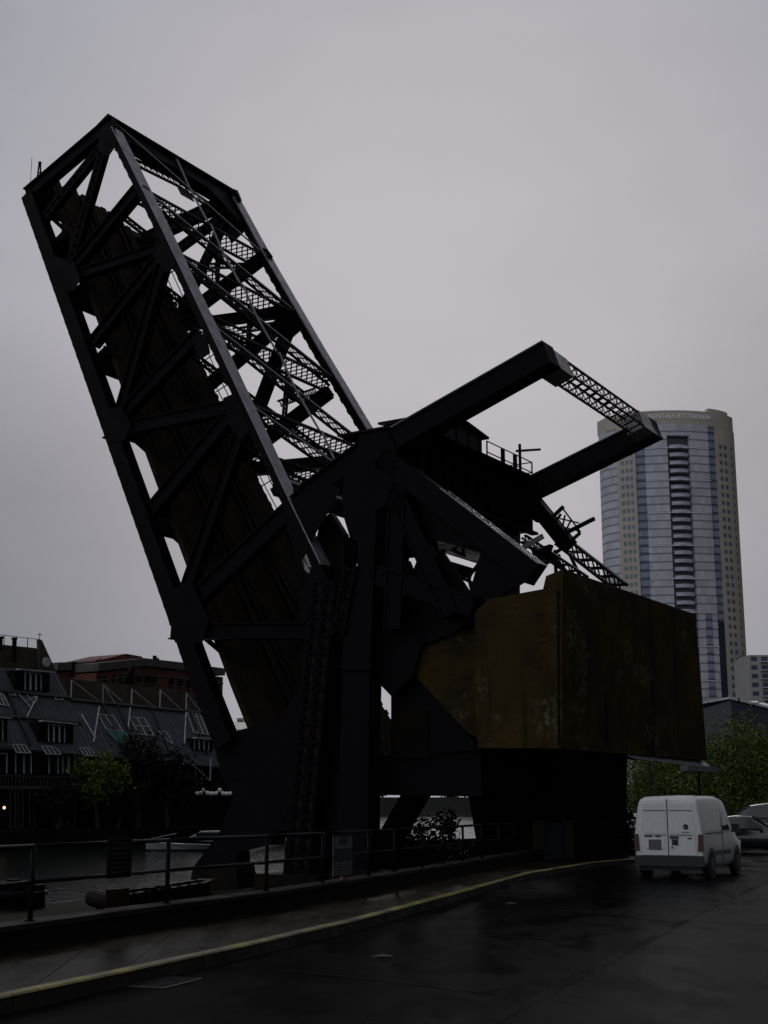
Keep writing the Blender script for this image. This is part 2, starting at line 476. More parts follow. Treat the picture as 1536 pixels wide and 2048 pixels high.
M['pave'] = road_mat('wet_pavement', (0.022, 0.018, 0.0115), (0.012, 0.0105, 0.0075), 0.20, 0.42, 1.09, sc=0.6)
def water_mat():
    m = bpy.data.materials.new('river_water')
    m.use_nodes = True
    t = m.node_tree
    b = t.nodes['Principled BSDF']
    b.inputs['Base Color'].default_value = (0.008, 0.011, 0.010, 1)
    b.inputs['Roughness'].default_value = 0.09
    b.inputs['IOR'].default_value = 1.33
    co = t.nodes.new('ShaderNodeTexCoord')
    mp = t.nodes.new('ShaderNodeMapping'); mp.inputs['Scale'].default_value = (1.0, 0.55, 1); mp.inputs['Rotation'].default_value = (0, 0, 0.5)
    t.links.new(co.outputs['Object'], mp.inputs[0])
    n = t.nodes.new('ShaderNodeTexNoise'); n.inputs['Scale'].default_value = 1.9; n.inputs['Detail'].default_value = 5; n.inputs['Roughness'].default_value = 0.65
    t.links.new(mp.outputs[0], n.inputs['Vector'])
    bp = t.nodes.new('ShaderNodeBump'); bp.inputs['Strength'].default_value = 0.6; bp.inputs['Distance'].default_value = 0.10
    t.links.new(n.outputs['Fac'], bp.inputs['Height'])
    t.links.new(bp.outputs[0], b.inputs['Normal'])
    return m
M['water'] = water_mat()

# ------------------------------------------------------------------ ground, road, river
WATER_Z, QUAY_Z = -1.3, -0.75
# line of the low wall, kerb and lane seam, on the ground, seen from the pavement outwards
wallb = [GP(-260, 1962, .15), GP(0, 1912, .15), GP(300, 1862, .15), GP(560, 1822, .15), GP(820, 1772, .15), GP(1085, 1718, .15)]
kerb = [GP(-420, 2085, .15), GP(0, 1987, .15), GP(250, 1936, .15), GP(500, 1883, .15), GP(700, 1838, .15), GP(880, 1791, .15),
        GP(1050, 1745, .15), GP(1180, 1724, .15), GP(1270, 1716, .15)]
kerb += [kerb[-1] + V((math.sin(RAD(a)), math.cos(RAD(a)), 0)) * d for a, d in ((26.5, 8), (28, 25), (32, 70))]
seam = [GP(560, 2300, 0), GP(1000, 2040, 0), GP(1150, 1960, 0), GP(1300, 1880, 0), GP(1430, 1812, 0), GP(1536, 1765, 0)]
seam += [seam[-1] + V((math.sin(RAD(a)), math.cos(RAD(a)), 0)) * d for a, d in ((27, 12), (29, 40), (32, 90))]
def z_(p, z):
    return V((p.x, p.y, z))
def flat(name, pts, z, mt, lift=None):
    m = MB()
    m.quad(*[z_(p, z) for p in pts])
    return m.build(name, mt, kind='structure')
m = MB()
m.quad(*[z_(p, WATER_Z) for p in (TW(-9.3, -700, 0), TW(-9.3, 2500, 0), TW(2500, 2500, 0), TW(2500, -700, 0))])
m.build('river', M['water'], kind='structure')
# land on the near side
RB = -9.0
m = MB()
m.quad(*[z_(p, -0.03) for p in (TW(-17, 2500, 0), TW(-17, 14, 0), *reversed(wallb), TW(-9, -60, 0), TW(-9, -400, 0), TW(-2500, -400, 0), TW(-2500, 2500, 0))])
m.build('ground', M['scrub'], kind='structure')
m = MB()
q = [TW(RB, -60, 0), TW(RB, 2500, 0), TW(-17.2, 2500, 0), TW(-17.2, 14, 0), *[p + V((.2, 0, 0)) for p in reversed(wallb)]]
m.quad(*[z_(p, QUAY_Z) for p in q])
m.quad(TW(RB, -60, QUAY_Z), TW(RB, 2500, QUAY_Z), TW(RB, 2500, -4), TW(RB, -60, -4))
m.build('quay', M['scrub'], kind='structure')
m = MB()
for a, b in zip([TW(-17, 14, 0), TW(-17, 2500, 0)][:1], [TW(-17, 2500, 0)]):
    m.quad(z_(a, -0.03), z_(b, -0.03), z_(b, -1), z_(a, -1))
m.build('embankment', M['scrub'], kind='structure')
# parking lane and driving lane
flat('road', kerb + list(reversed(seam)), 0.0, M['asphalt'])
flat('driving_lane', [*seam, seam[-1] + V((60, -40, 0)), V((60, -5, 0)), V((20, -8, 0)), V((-2, -8, 0))], 0.004, M['lane'])
def strip(name, line, w0, w1, z, mt):
    m = MB()
    for a, b in zip(line[:-1], line[1:]):
        d = (b - a).normalized()
        nn = V((d.y, -d.x, 0))
        m.quad(z_(a + nn * w0, z), z_(b + nn * w0, z), z_(b + nn * w1, z), z_(a + nn * w1, z))
    return m.build(name, mt, kind='structure')
M['seam'] = road_mat('patched_seam', (0.010, 0.0103, 0.0108), (0.016, 0.016, 0.016), 0.3, 0.5, 1.025, sc=2.0)
strip('gutter_seam', seam, -0.07, 0.05, 0.008, M['seam'])
for i, (xa, ya, xb, yb) in enumerate(((880, 1868, 1190, 1886), (1010, 1812, 1330, 1842), (560, 1942, 1000, 1992), (1240, 1838, 1536, 1852))):
    a_, b_ = GP(xa, ya, 0), GP(xb, yb, 0)
    mid = a_.lerp(b_, .5) + V((0, .12, 0))
    strip('road_joint', [a_, mid, b_], -0.02, 0.02, 0.012, M['seam'])
# pavement with joints: slabs between wall and kerb
def at_frac(line, f):
    L = [0]
    for a, b in zip(line[:-1], line[1:]):
        L.append(L[-1] + (b - a).length)
    x = f * L[-1]
    for i in range(len(line) - 1):
        if x <= L[i + 1] + 1e-6:
            return line[i].lerp(line[i + 1], (x - L[i]) / (L[i + 1] - L[i]))
kerbA = kerb[:9]
m = MB()
wl = wallb + [TW(-17, 17, .15), TW(-17, 23, .15)]
N = 24
for i in range(N):
    f0, f1 = i / N, (i + 1) / N
    a, b = at_frac(wl, f0), at_frac(wl, f1)
    c, d = at_frac(kerbA, f1), at_frac(kerbA, f0)
    g = (b - a).normalized() * 0.012
    m.prism([z_(a + g, .15), z_(b - g, .15), z_(c - g, .15), z_(d + g, .15)], V((0, 0, -.17)))
m.build('pavement', M['pave'], kind='structure')
# kerb
m, m2 = MB(), MB()
for ki, (a, b) in enumerate(zip(kerb[:-1], kerb[1:])):
    d = (b - a).normalized()
    nn = V((d.y, -d.x, 0))
    L = (b - a).length
    k = max(1, int(L / 1.2))
    for i in range(k):
        p, q2 = a.lerp(b, i / k) + d * .006, a.lerp(b, (i + 1) / k) - d * .006
        p.z = q2.z = 0.0
        jx = random.uniform(-.006, .006)
        for mm, prof in ((m, [(-.02, .0), (-.02, .148), (.13, .148), (.16, .0)]), (m2, [(-.015, .1485), (-.015, .154), (.125, .154), (.14, .136), (.132, .134), (.128, .1485)]))[:2 if ki < 8 else 1]:
            mm.prism([p + nn * (x + jx) + Z * y for x, y in prof], q2 - p)
m.build('kerb', M['concrete'], kind='structure')
m2.build('kerb_paint', M['yellow'], kind='structure')

# ------------------------------------------------------------------ low wall and railing
wt = thing('parapet_wall', wallb[2], 'low grimy concrete wall along the back of the pavement', 'wall')
m, m2 = MB(), MB()
for a, b in zip(wallb[:-1], wallb[1:]):
    d = (b - a).normalized(); nn = V((-d.y, d.x, 0))
    m.prism([z_(a, -.9), z_(b, -.9), z_(b, .40), z_(a, .40)], nn * .34)
    m2.prism([z_(a - nn * .03, .40), z_(b - nn * .03, .40), z_(b - nn * .03, .46), z_(a - nn * .03, .46)], nn * .42)
m.build('wall', M['wall'], wt)
m2.build('coping', M['concrete'], wt)
def wall_at(px):
    """point of the wall's middle line seen in column px"""
    d = ray(px, 1700); d.z = 0
    best = None
    for a, b in zip(wallb[:-1], wallb[1:]):
        e = b - a
        den = d.x * e.y - d.y * e.x
        if abs(den) < 1e-9: continue
        k = (a.x * e.y - a.y * e.x) / den
        s = (a.x * d.y - a.y * d.x) / den
        if -0.001 <= s <= 1.001 and k > 0:
            dd = e.normalized()
            best = a + e * s + V((-dd.y, dd.x, 0)) * .17
    return z_(best, .46) if best is not None else None
rt = thing('pipe_railing', z_(wallb[2], .46), 'dark pipe railing with two rails standing on the low wall', 'railing')
posts = [p for p in (wall_at(x) for x in (-200, 92, 358, 553, 664, 754, 805, 859, 900, 939, 976, 1010, 1041, 1070)) if p]
for p in posts:
    m = MB(); m.cyl(p, p + Z * .86, .032, n=8); m.box(p + Z * .008, V((.05, 0, 0)), V((0, .05, 0)), Z * .008)
    m.build('post', M['rail'], rt, True)
for h, r in ((.85, .028), (.44, .024)):
    m = MB()
    for a, b in zip(posts[:-1], posts[1:]):
        m.cyl(a + Z * h, b + Z * h, r, n=8)
    m.build('rail', M['rail'], rt, True)

# ------------------------------------------------------------------ the bascule bridge
foot = NP(598, 1775)
BR = thing('bascule_bridge', foot, 'raised black steel bascule railway bridge with its big ochre concrete counterweight', 'bridge')
S = M['steel']
def part(mb, name, mt=None, parent=None, label=None, smooth=False):
    o = mb.build(name, mt or S, parent or BR, smooth)
    if label: o['label'] = label
    return o
def wid(s):
    return 8.0 + .0035 * s * s
# chord lines in leaf coordinates (s along the leaf, q down from the upper chord)
lowc = [SQ(*p) for p in ((61, 392), (93, 480), (219, 835), (345, 1190), (400, 1345), (456, 1490))]
upc = [SQ(*p) for p in ((233, 260), (341, 478), (446, 700), (575, 977), (650, 1132), (712, 1262))]
def q_at(line, s):
    for (s0, q0), (s1, q1) in zip(line[:-1], line[1:]):
        if s1 <= s <= s0 or s > line[0][0] or (s1, q1) == line[-1]:
            return q0 + (q1 - q0) * (s - s0) / (s1 - s0)
def chord(line, o_of, dp0, dp1, wdt, dq, name, cover=None):
    m, mc = MB(), MB()
    n = len(line)
    rivets = []
    for i in range(n - 1):
        (s0, q0), (s1, q1) = line[i], line[i + 1]
        d0, d1 = dp0 + (dp1 - dp0) * i / (n - 1), dp0 + (dp1 - dp0) * (i + 1) / (n - 1)
        pts = []
        for s, q, d in ((s0, q0, d0), (s1, q1, d1)):
            o = o_of(s)
            pts.append([LW(s, q + d * a + dq, o + wdt * b) for a, b in ((-.5, -.5), (.5, -.5), (.5, .5), (-.5, .5))])
        k = len(m.v)
        m.v += pts[0] + pts[1]
        for j in range(4):
            l = (j + 1) % 4
            m.f.append((k + j, k + l, k + 4 + l, k + 4 + j))
        if i == 0: m.f.append((k, k + 3, k + 2, k + 1))
        if i == n - 2: m.f.append((k + 4, k + 5, k + 6, k + 7))
        L = abs(s1 - s0)
        # batten plates along the outer edges give the chord its notched silhouette
        r = max(2, int(L / .55))
        for j in range(r):
            f = (j + .5) / r
            s, q, d = s0 + (s1 - s0) * f, q0 + (q1 - q0) * f, d0 + (d1 - d0) * f
            m.box(LW(s, q + dq + d * .5 + .02, o_of(s)), Uv * .11, Vv * .02, W * (wdt * .42))
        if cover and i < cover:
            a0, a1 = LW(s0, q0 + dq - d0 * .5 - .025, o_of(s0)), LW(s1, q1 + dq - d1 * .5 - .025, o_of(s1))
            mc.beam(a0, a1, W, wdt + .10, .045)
    o = part(m, name)
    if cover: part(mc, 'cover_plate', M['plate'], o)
    return o
near0 = lambda s: 0.0
farw = lambda s: wid(s)
farlow = lambda s: 6.3 + .0062 * s * s
def farq(s, q):
    return wid(s) + (farlow(s) - wid(s)) * max(0, min(1, q / 5.0))
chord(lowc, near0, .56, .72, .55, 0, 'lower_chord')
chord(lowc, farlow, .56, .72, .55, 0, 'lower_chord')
chord(upc, near0, .28, .32, .52, .15, 'upper_chord', 4)  # pale cover stops where the chord runs into shade
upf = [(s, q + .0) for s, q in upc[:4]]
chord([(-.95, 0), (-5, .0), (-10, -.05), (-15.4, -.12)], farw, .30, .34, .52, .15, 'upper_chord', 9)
def web(p, q, dp, ws=.42, name='diagonal', far=True, lace=False):
    a, b = SQ(*p), SQ(*q)
    for o_of in ((lambda s_, q_: 0.0, farq) if far else (lambda s_, q_: 0.0,)):
        A, Bp = LW(*a, o_of(*a)), LW(*b, o_of(*b))
        m = MB()
        if lace:
            d = (Bp - A).normalized()
            m.lace(A, Bp, d.cross(W), dp, ws * .7, .10, .055, dp * .95)
        else:
            # built-up H section: two flanges and a web
            d = (Bp - A).normalized(); s = d.cross(W).normalized()
            m.beam(A, Bp, W, ws * .5, dp * .9, .08 if o_of is farq else 0)
            for k in (-1, 1):
                m.beam(A + s * (dp * .46 * k), Bp + s * (dp * .46 * k), W, ws, dp * .10)
        part(m, 'lattice_diagonal' if lace else name)
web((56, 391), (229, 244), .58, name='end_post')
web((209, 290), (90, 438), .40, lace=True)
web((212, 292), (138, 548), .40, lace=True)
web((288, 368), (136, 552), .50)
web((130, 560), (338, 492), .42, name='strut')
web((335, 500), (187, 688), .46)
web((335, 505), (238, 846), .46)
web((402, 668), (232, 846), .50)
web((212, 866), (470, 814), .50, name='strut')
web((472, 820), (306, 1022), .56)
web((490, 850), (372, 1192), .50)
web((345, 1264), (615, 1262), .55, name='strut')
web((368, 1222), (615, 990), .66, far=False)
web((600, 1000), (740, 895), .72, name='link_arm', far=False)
# gusset plates at the joints of both trusses
def gusset(pts, o=-.29, name='gusset_plate', th=.02, mt=None):
    m = MB(); m.prism([NP(x, y, o) for x, y in pts], W * th); return part(m, name, mt)
for pts in (((200, 256), (226, 240), (236, 285), (215, 315), (196, 300)),
            ((108, 512), (148, 524), (160, 556), (150, 580), (126, 584)),
            ((312, 486), (338, 482), (352, 528), (330, 545), (308, 514)),
            ((196, 822), (242, 812), (262, 850), (250, 880), (220, 886)),
            ((446, 796), (470, 786), (500, 860), (480, 880), (456, 846)),
            ((326, 1190), (380, 1160), (418, 1240), (404, 1286), (350, 1285)),
            ((572, 1005), (606, 985), (655, 958), (680, 980), (640, 1050), (600, 1130), (575, 1060)),
            ((384, 674), (412, 666), (420, 706), (396, 722))):
    gusset(pts)
for s, q in ((-2.0, .55), (-8, .5), (-15.5, .5)):
    m = MB(); m.box(LW(s, q, wid(s) - .29), Uv * .9, Vv * .55, W * .012); part(m, 'gusset_plate')

# deck of longitudinal planks on floor beams
nplank = 17
dk = MB()
ql = lambda s: q_at(lowc, s) - .85
for i in range(nplank):
    f0, f1 = i / nplank, (i + 1) / nplank
    top = .25 + random.uniform(-.45, .2) if f0 < .66 else random.uniform(-.9, -.1) - 2.2 * (f0 > .8)
    dz = random.uniform(-.05, .05)
    ss = [top, -6, -12, -18, -24, -27]
    for a, b in zip(ss[:-1], ss[1:]):
        c = []
        for s in (a, b):
            w0, w1 = .45, 6.3 + .0062 * s * s
            c.append((s, w0 + (w1 - w0) * f0 + .02, w0 + (w1 - w0) * f1 - .02))
        (sa, a0, a1), (sb, b0, b1) = c
        dk.prism([LW(sa, ql(sa) + dz, a0), LW(sb, ql(sb) + dz, b0), LW(sb, ql(sb) + dz, b1), LW(sa, ql(sa) + dz, a1)], -Vv * .2)
deck = part(dk, 'deck', M['deck'])
for f in (.26, .33, .60, .67):
    m = MB()
    for a, b in ((-.3, -9), (-9, -18), (-18, -26)):
        fa, fb = [.45 + (6.0 + .0062 * s * s) * f for s in (a, b)]
        m.beam(LW(a, ql(a) - .12, fa), LW(b, ql(b) - .12, fb), W, .09, .14)
    part(m, 'track_rail', S, deck)
m = MB()
for i in range(60):
    s = -2.6 - i * .42
    m.beam(LW(s, ql(s) + .12, 6.2 + .0062 * s * s), LW(s, ql(s) + .12, 6.36 + .0062 * s * s + random.uniform(0, .1)), Uv, .2, .16)
part(m, 'tie_end', M['deck'], deck)
m = MB()
for k, (dw, dq) in enumerate(((.12, .05), (.2, -.25), (.28, -.55))):
    for a, b in ((-2.5, -8), (-8, -14), (-14, -22)):
        m.cyl(LW(a, ql(a) + dq, 6.5 + .0062 * a * a + dw), LW(b, ql(b) + dq, 6.5 + .0062 * b * b + dw), .022, n=6)
for i in range(12):
    s = -2.6 - i * 1.6
    m.cyl(LW(s, ql(s) + .15, 6.58 + .0062 * s * s), LW(s, ql(s) - .6, 6.78 + .0062 * s * s), .025, n=6)
part(m, 'deck_railing', M['rail'])
for px in ((60, 390), (93, 478), (135, 575), (215, 850), (290, 1035), (350, 1215), (180, 705)):
    s = SQ(*px)[0] - .25
    m = MB()
    a, b = LW(s, q_at(lowc, s) - .25, .2), LW(s, q_at(lowc, s) - .25, farlow(s))
    m.beam(a, b, Uv, .30, .95)
    for k in (-1, 1):
        m.beam(a + Vv * (.49 * k), b + Vv * (.49 * k), Uv, .42, .05)
    part(m, 'floor_beam')
for y0 in (452, 500, 612, 738, 892, 1075, 1292):
    x = 93 + (y0 - 480) * .355
    s = SQ(x, y0)[0]
    m = MB()
    m.beam(LW(s + .1, q_at(lowc, s) - .5, .2), LW(s - 1.1, q_at(lowc, s) - .6, 1.4), Uv, .14, .12)
    m.beam(LW(s - .9, q_at(lowc, s) - .6, .6), LW(s + .1, q_at(lowc, s) - .6, 1.3), Uv, .08, .08)
    part(m, 'lateral_bracket')

# portal at the tip
m = MB()
m.prism([LW(-.40, .06, -.12), LW(-.40, .06, 8.0), LW(-1.15, .1, 8.0), LW(-1.15, .1, -.12)], -Vv * .5)
m.beam(LW(-.36, .26, -.10), LW(-.36, .26, 8.34), Vv, .72, .07)
part(m, 'portal_beam')
for pts in ([LW(-.6, .08, 8), LW(-.6, .08, 4.4), LW(-1.3, .1, 6.2), LW(-3.0, .1, 7.9)], [LW(-.6, .08, .1), LW(-.6, .08, 2.2), LW(-1.6, .1, .3)]):
    m = MB(); m.prism(pts, -Vv * .05); part(m, 'gusset_plate')
m = MB(); m.lace(LW(-1.9, .5, .3), LW(-1.5, .5, 4.1), Uv, .5, .1, .06, .04, .38, 1); part(m, 'portal_lattice')
m = MB(); m.lace(LW(-1.5, .5, 4.1), LW(-2.2, .5, 7.8), Uv, .5, .1, .06, .04, .38, 1); part(m, 'portal_lattice')
m = MB()
m.prism([LW(-.3, q_at(lowc, 0) - .55, .3), LW(-.3, q_at(lowc, 0) - .55, 7.7), LW(-1.2, q_at(lowc, 0) - .55, 7.7), LW(-1.2, q_at(lowc, 0) - .55, .3)], -Vv * .2)
part(m, 'end_floor_beam')
# small signal frame on the tip
m = MB()
a = LW(.1, 4.4, .2)
for dx in (-.12, .12):
    m.beam(a + T * dx, a + T * dx * .3 + Z * .9, W, .05, .05)
m.beam(a + T * .08 + Z * .45, a - T * .08 + Z * .45, W, .04, .04)
m.cyl(a + Z * .8, a + Z * .95, .07, n=8)
m.cyl(a + T * .5, a + T * .5 + Z * 1.3, .012, n=5)
m.box(a - Z * .15, T * .5, W * .2, Z * .12)
part(m, 'signal_frame')
# upper lateral bracing and sway frames between the upper chords
st = [-.3] + [SQ(*p)[0] for p in ((302, 354), (363, 480), (430, 625), (508, 791), (578, 948))]
def chq(s): return .12
for i, s in enumerate(st[1:], 1):
    w1 = wid(s)
    m = MB()
    a, b = LW(s, .10, .2), LW(s, .10, w1 - .2)
    if i == 5:
        m.beam(LW(s, .45, .2), LW(s, .45, w1 - .2), Uv, .3, .75)
        part(m, 'sway_girder')
    else:
        m.lace(LW(s, .42, .2), LW(s, .42, w1 - .2), Vv, .75, .14, .07, .055, .37, 1, 2)
        part(m, 'sway_strut')
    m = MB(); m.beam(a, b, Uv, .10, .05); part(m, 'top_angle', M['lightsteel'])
    # knee braces of the sway frame down to mid depth
    for w0, w2 in ((w1 - .3, w1 - 2.6),):
        m = MB(); m.lace(LW(s - .02, 2.9, w0), LW(s - .02, .75, w2), Uv, .34, .10, .06, .04, .30, 1); part(m, 'knee_brace')
    if i in (2, 4):
        m = MB(); m.lace(LW(s - .05, 2.2, .3), LW(s - .05, 2.2, w1 - .3), Vv, .6, .12, .07, .045, .30, 1, 2); part(m, 'sway_strut')
for i in range(len(st) - 1):
    sa, sb = st[i], st[i + 1]
    wa, wb = wid(sa), wid(sb)
    if i > 0:
        m = MB(); m.lace(LW(sa, .22, .35), LW(sb, .22, wb - .35), Uv, .84, .10, .07, .06, .42, 1, 2); part(m, 'lateral_brace')
        m = MB(); m.lace(LW(sa - .2, 1.5, .35), LW(sb + .2, 1.5, wb - .35), Uv, .50, .10, .06, .055, .25, 1, 2); part(m, 'lateral_brace')
        m = MB(); m.lace(LW(sa, .9, wa - .35), LW((sa + sb) / 2, .9, wa * .5), Uv, .30, .08, .06, .045, .28, 1); part(m, 'lateral_brace')
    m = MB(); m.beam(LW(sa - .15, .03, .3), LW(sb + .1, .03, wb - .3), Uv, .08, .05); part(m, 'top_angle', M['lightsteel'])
    m = MB()
    m.beam(LW(sa, .0, wa * .52), LW((sa + sb) / 2, .02, wa * .5), W, .1, .05)
    m.beam(LW((sa + sb) / 2, .02, wa * .5), LW(sb, .0, wb * .5), W, .1, .05)
    part(m, 'centre_tie', M['lightsteel'])
    m = MB(); m.box(LW((sa + sb) / 2, .31, wa * .5), Uv * .32, W * .42, Vv * .02); part(m, 'gusset_plate')

# tower, bearings and piers
NTW = 9.4
m = MB()
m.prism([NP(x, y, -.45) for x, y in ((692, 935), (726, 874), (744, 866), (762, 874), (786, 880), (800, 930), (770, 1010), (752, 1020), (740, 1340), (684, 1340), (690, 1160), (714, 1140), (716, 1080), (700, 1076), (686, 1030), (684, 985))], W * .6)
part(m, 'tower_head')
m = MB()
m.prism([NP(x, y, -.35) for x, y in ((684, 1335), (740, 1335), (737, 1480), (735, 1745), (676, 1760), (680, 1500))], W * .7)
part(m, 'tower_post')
# laced raking leg; added inner plate coloured like lit concrete behind it
m = MB()
la, lb = NP(654, 1165, -.2), NP(598, 1778, -.2)
d = (lb - la).normalized(); sx = d.cross(W).normalized()
for k in (-.5, 0, .5):
    m.beam(la + sx * (.88 * k), lb + sx * (.88 * k), W, .5, .13)
n = 17
for i in range(n):
    p, q2 = la.lerp(lb, i / n), la.lerp(lb, (i + 1) / n)
    for c in (-.25, .25):
        m.beam(p + sx * (.88 * (c - .22)) - W * .24, q2 + sx * (.88 * (c + .22)) - W * .24, W, .02, .07)
        m.beam(p + sx * (.88 * (c + .22)) - W * .262, q2 + sx * (.88 * (c - .22)) - W * .262, W, .02, .07)
        m.beam(p + sx * (.88 * (c - .25)) - W * .235, p + sx * (.88 * (c + .25)) - W * .235, W, .02, .09)
leg = part(m, 'laced_leg')
m = MB(); m.beam(la + W * .1, lb + W * .1, W, .06, .80); part(m, 'lit_backing_plate', M['ochre'], leg)
m = MB()
m.prism([NP(x, y, .3) for x, y in ((640, 1040), (661, 1025), (688, 1068), (690, 1330), (600, 1330), (598, 1190), (621, 1140))], W * .3)
part(m, 'leg_head_plate')
m = MB()
m.lace(NP(702, 1130, -.5), NP(676, 1270, -.5), T, .5, .12, .09, .05, .45); part(m, 'lattice_diagonal')
m = MB(); m.prism([NP(x, y, .4) for x, y in ((640, 1335), (700, 1335), (700, 1760), (600, 1770))], W * .3); part(m, 'web_plate')
# heel bearing and river pier
m = MB()
m.prism([NP(x, y, .08) for x, y in ((418, 1452), (470, 1462), (560, 1440), (640, 1300), (660, 1345), (620, 1560), (446, 1562), (430, 1500))], W * .8)
part(m, 'heel_bearing')
m = MB()
m.prism([NP(x, y, .08) for x, y in ((446, 1560), (600, 1560), (566, 1640), (540, 1690), (474, 1706), (476, 1760), (384, 1770), (390, 1730), (440, 1662), (468, 1592))], W * .7)
part(m, 'heel_leg')
m = MB()
m.prism([NP(x, y, -.7) for x, y in ((382, 1752), (388, 1732), (470, 1728), (474, 1752), (476, 1830), (380, 1830))], W * 1.0)
part(m, 'pier', M['wall'])
m = MB()
m.prism([NP(x, y, .1) for x, y in ((470, 1560), (700, 1545), (700, 1660), (480, 1664), (465, 1600))], W * .5)
part(m, 'cross_girder')
m = MB(); m.box(TW(-10.4, -.1, QUAY_Z + .1), T * 1.2, W * .9, Z * .35); part(m, 'pier', M['wall'])
m = MB(); m.box(TW(-12.8, .2, QUAY_Z + .1), T * .9, W * .9, Z * .5); part(m, 'pier', M['wall'])
# far half of the tower
fa, fb = NP(745, 885), NP(718, 1720)
m = MB(); m.beam(fa + W * NTW, V((*(fb + W * NTW).xy, QUAY_Z)), W, 1.0, 1.0); part(m, 'tower_post')
# operating struts
sa, sb = NP(800, 880, -.2), NP(1103, 709, -.2)
sdir = (sb - sa).normalized()
def strut(a, b):
    m = MB()
    m.beam(a, b, W, .7, .72)
    for k in (-1, 1):
        for j in (-1, 1):
            m.beam(a + W * (.36 * k) + sdir.cross(W) * (.33 * j), b + W * (.36 * k) + sdir.cross(W) * (.33 * j), W, .05, .09)
    o = part(m, 'operating_strut')
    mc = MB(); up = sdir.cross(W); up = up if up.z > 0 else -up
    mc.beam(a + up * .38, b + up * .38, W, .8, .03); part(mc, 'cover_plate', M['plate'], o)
    return o
strut(sa, sb)
fa2, fb2 = NP(1040, 990, 9.2), NP(1312, 856, 9.2)
strut(fa2, fb2)
ea, eb = sb - sdir * .35, fb2 - sdir * .35
m = MB()
up = sdir.cross(W); up = up if up.z > 0 else -up
ax = (eb - ea).normalized()
m.lace(ea + sdir * .3, eb + sdir * .3, up, .62, .06, .07, .04, .6, 1)
m.lace(ea - sdir * .25, eb - sdir * .25, up, .62, .06, .07, .04, .6, 1)
n = 16
for i in range(n + 1):
    p = ea.lerp(eb, i / n)
    for k in (-.29, .29):
        m.beam(p + sdir * .3 + up * k, p - sdir * .25 + up * k, ax, .045, .045)
part(m, 'lattice_tie')
for p, k in ((ea, 1), (eb, -1)):
    m = MB(); m.box(p + ax * (.75 * k), ax * .75, sdir * .34, up * .34); part(m, 'end_plate', M['plate'])
# machinery platform girder between the two tower heads
g1 = NP(1053, 966, 9.2)
gt = (g1 - B0).dot(T)
ztop = g1.z
gw1 = 9.6
def G(dt, o, z): return TW(gt + dt, o, z)
m = MB()
m.prism([G(0, -.1, ztop), G(0, -.1, ztop - 1.9), G(1.6, -.1, ztop - 1.9), G(1.6, -.1, ztop)], W * gw1)
o = part(m, 'platform_girder')
m = MB()
for i in range(12):
    m.box(G(-.05, .3 + i * .83, ztop - .95), T * .05, W * .04, Z * .93)
m.box(G(-.1, gw1 / 2, ztop - .05), T * .12, W * (gw1 / 2), Z * .04)
part(m, 'stiffener', S, o)
m = MB(); m.box(G(-.12, gw1 / 2, ztop - 1.95), T * .14, W * (gw1 / 2), Z * .05); part(m, 'bottom_flange', M['rust'], o)
m = MB(); m.box(G(.9, gw1 / 2, ztop + .04), T * 1.5, W * (gw1 / 2 + .2), Z * .035); part(m, 'platform', M['deck'])
m = MB(); m.prism([G(.4, .2, ztop - 1.9), G(.4, .2, ztop - 3.2), G(1.5, .2, ztop - 3.2), G(1.5, .2, ztop - 1.9)], W * 8.6); part(m, 'cross_girder')
# machinery house
hx0, hx1 = TP(860, 880, gt), TP(966, 873, gt)
w0 = 2.3; w1 = (hx1 - B0).dot(W)
zb, ze, zr = ztop + .08, hx1.z, TP(921, 845, gt).z
hh = MB()
D = 2.0
hh.prism([G(0.05, w0, zb), G(.05, w1, zb), G(.05, w1, ze), G(.05, (w0 + w1) / 2 + .3, zr - .05), G(.05, w0, ze)], T * D)
house = part(hh, 'machinery_house', M['rust'])
m = MB()
wm = (w0 + w1) / 2 + .3
m.prism([G(-.15, w0 - .2, ze - .08), G(-.15, wm, zr), G(-.15, w1 + .2, ze - .08), G(-.15, w1 + .2, ze), G(-.15, wm, zr + .09), G(-.15, w0 - .2, ze)], T * (D + .4))
part(m, 'roof', S, house)
for k in (.3, .55, .8):
    m = MB(); m.box(G(.03, w0 + (w1 - w0) * k, (zb + ze) / 2 + .2), T * .02, W * .32, Z * .34); part(m, 'window', M['signdark'], house)
# platform railings
def rails(pts, h, name='platform_railing', r=.028):
    m = MB()
    for p in pts: m.cyl(p, p + Z * h, r, n=6)
    for a, b in zip(pts[:-1], pts[1:]):
        for k in (1, .5): m.cyl(a + Z * h * k, b + Z * h * k, r * .8, n=6)
    return part(m, name, M['rail'])
rw0 = w1 + .1
rails([G(-.1, rw0 + (9.5 - rw0) * k, ztop + .05) for k in (0, .33, .6, 1)], .82, r=.03)
rails([G(-.1, 9.5, ztop + .05), G(1.5, 9.5, ztop + .05)], .82)
for k in (.33, .6):
    m = MB(); m.beam(G(-.12, rw0 + (9.5 - rw0) * k, ztop), G(-.12, rw0 + (9.5 - rw0) * k, ztop + .85), T, .1, .16); part(m, 'railing_post', S)
ra = [NP(774, 872, .2), NP(822, 852, .2)]
m = MB()
for p, y in zip(ra, (851, 836)):
    m.beam(p, V((*p.xy, NP(774 if p is ra[0] else 822, y, .2).z)), W, .07, .07)
m.cyl(NP(767, 851, .2), NP(832, 833, .2), .03, n=6); m.cyl(NP(832, 833, .2), NP(846, 838, .2), .03, n=6)
part(m, 'platform_railing', M['rail'])
m = MB()
m.prism([NP(x, y, -.1) for x, y in ((774, 872), (780, 860), (788, 858), (796, 864), (806, 866), (812, 880), (780, 890))], W * .6)
part(m, 'gear_cover')
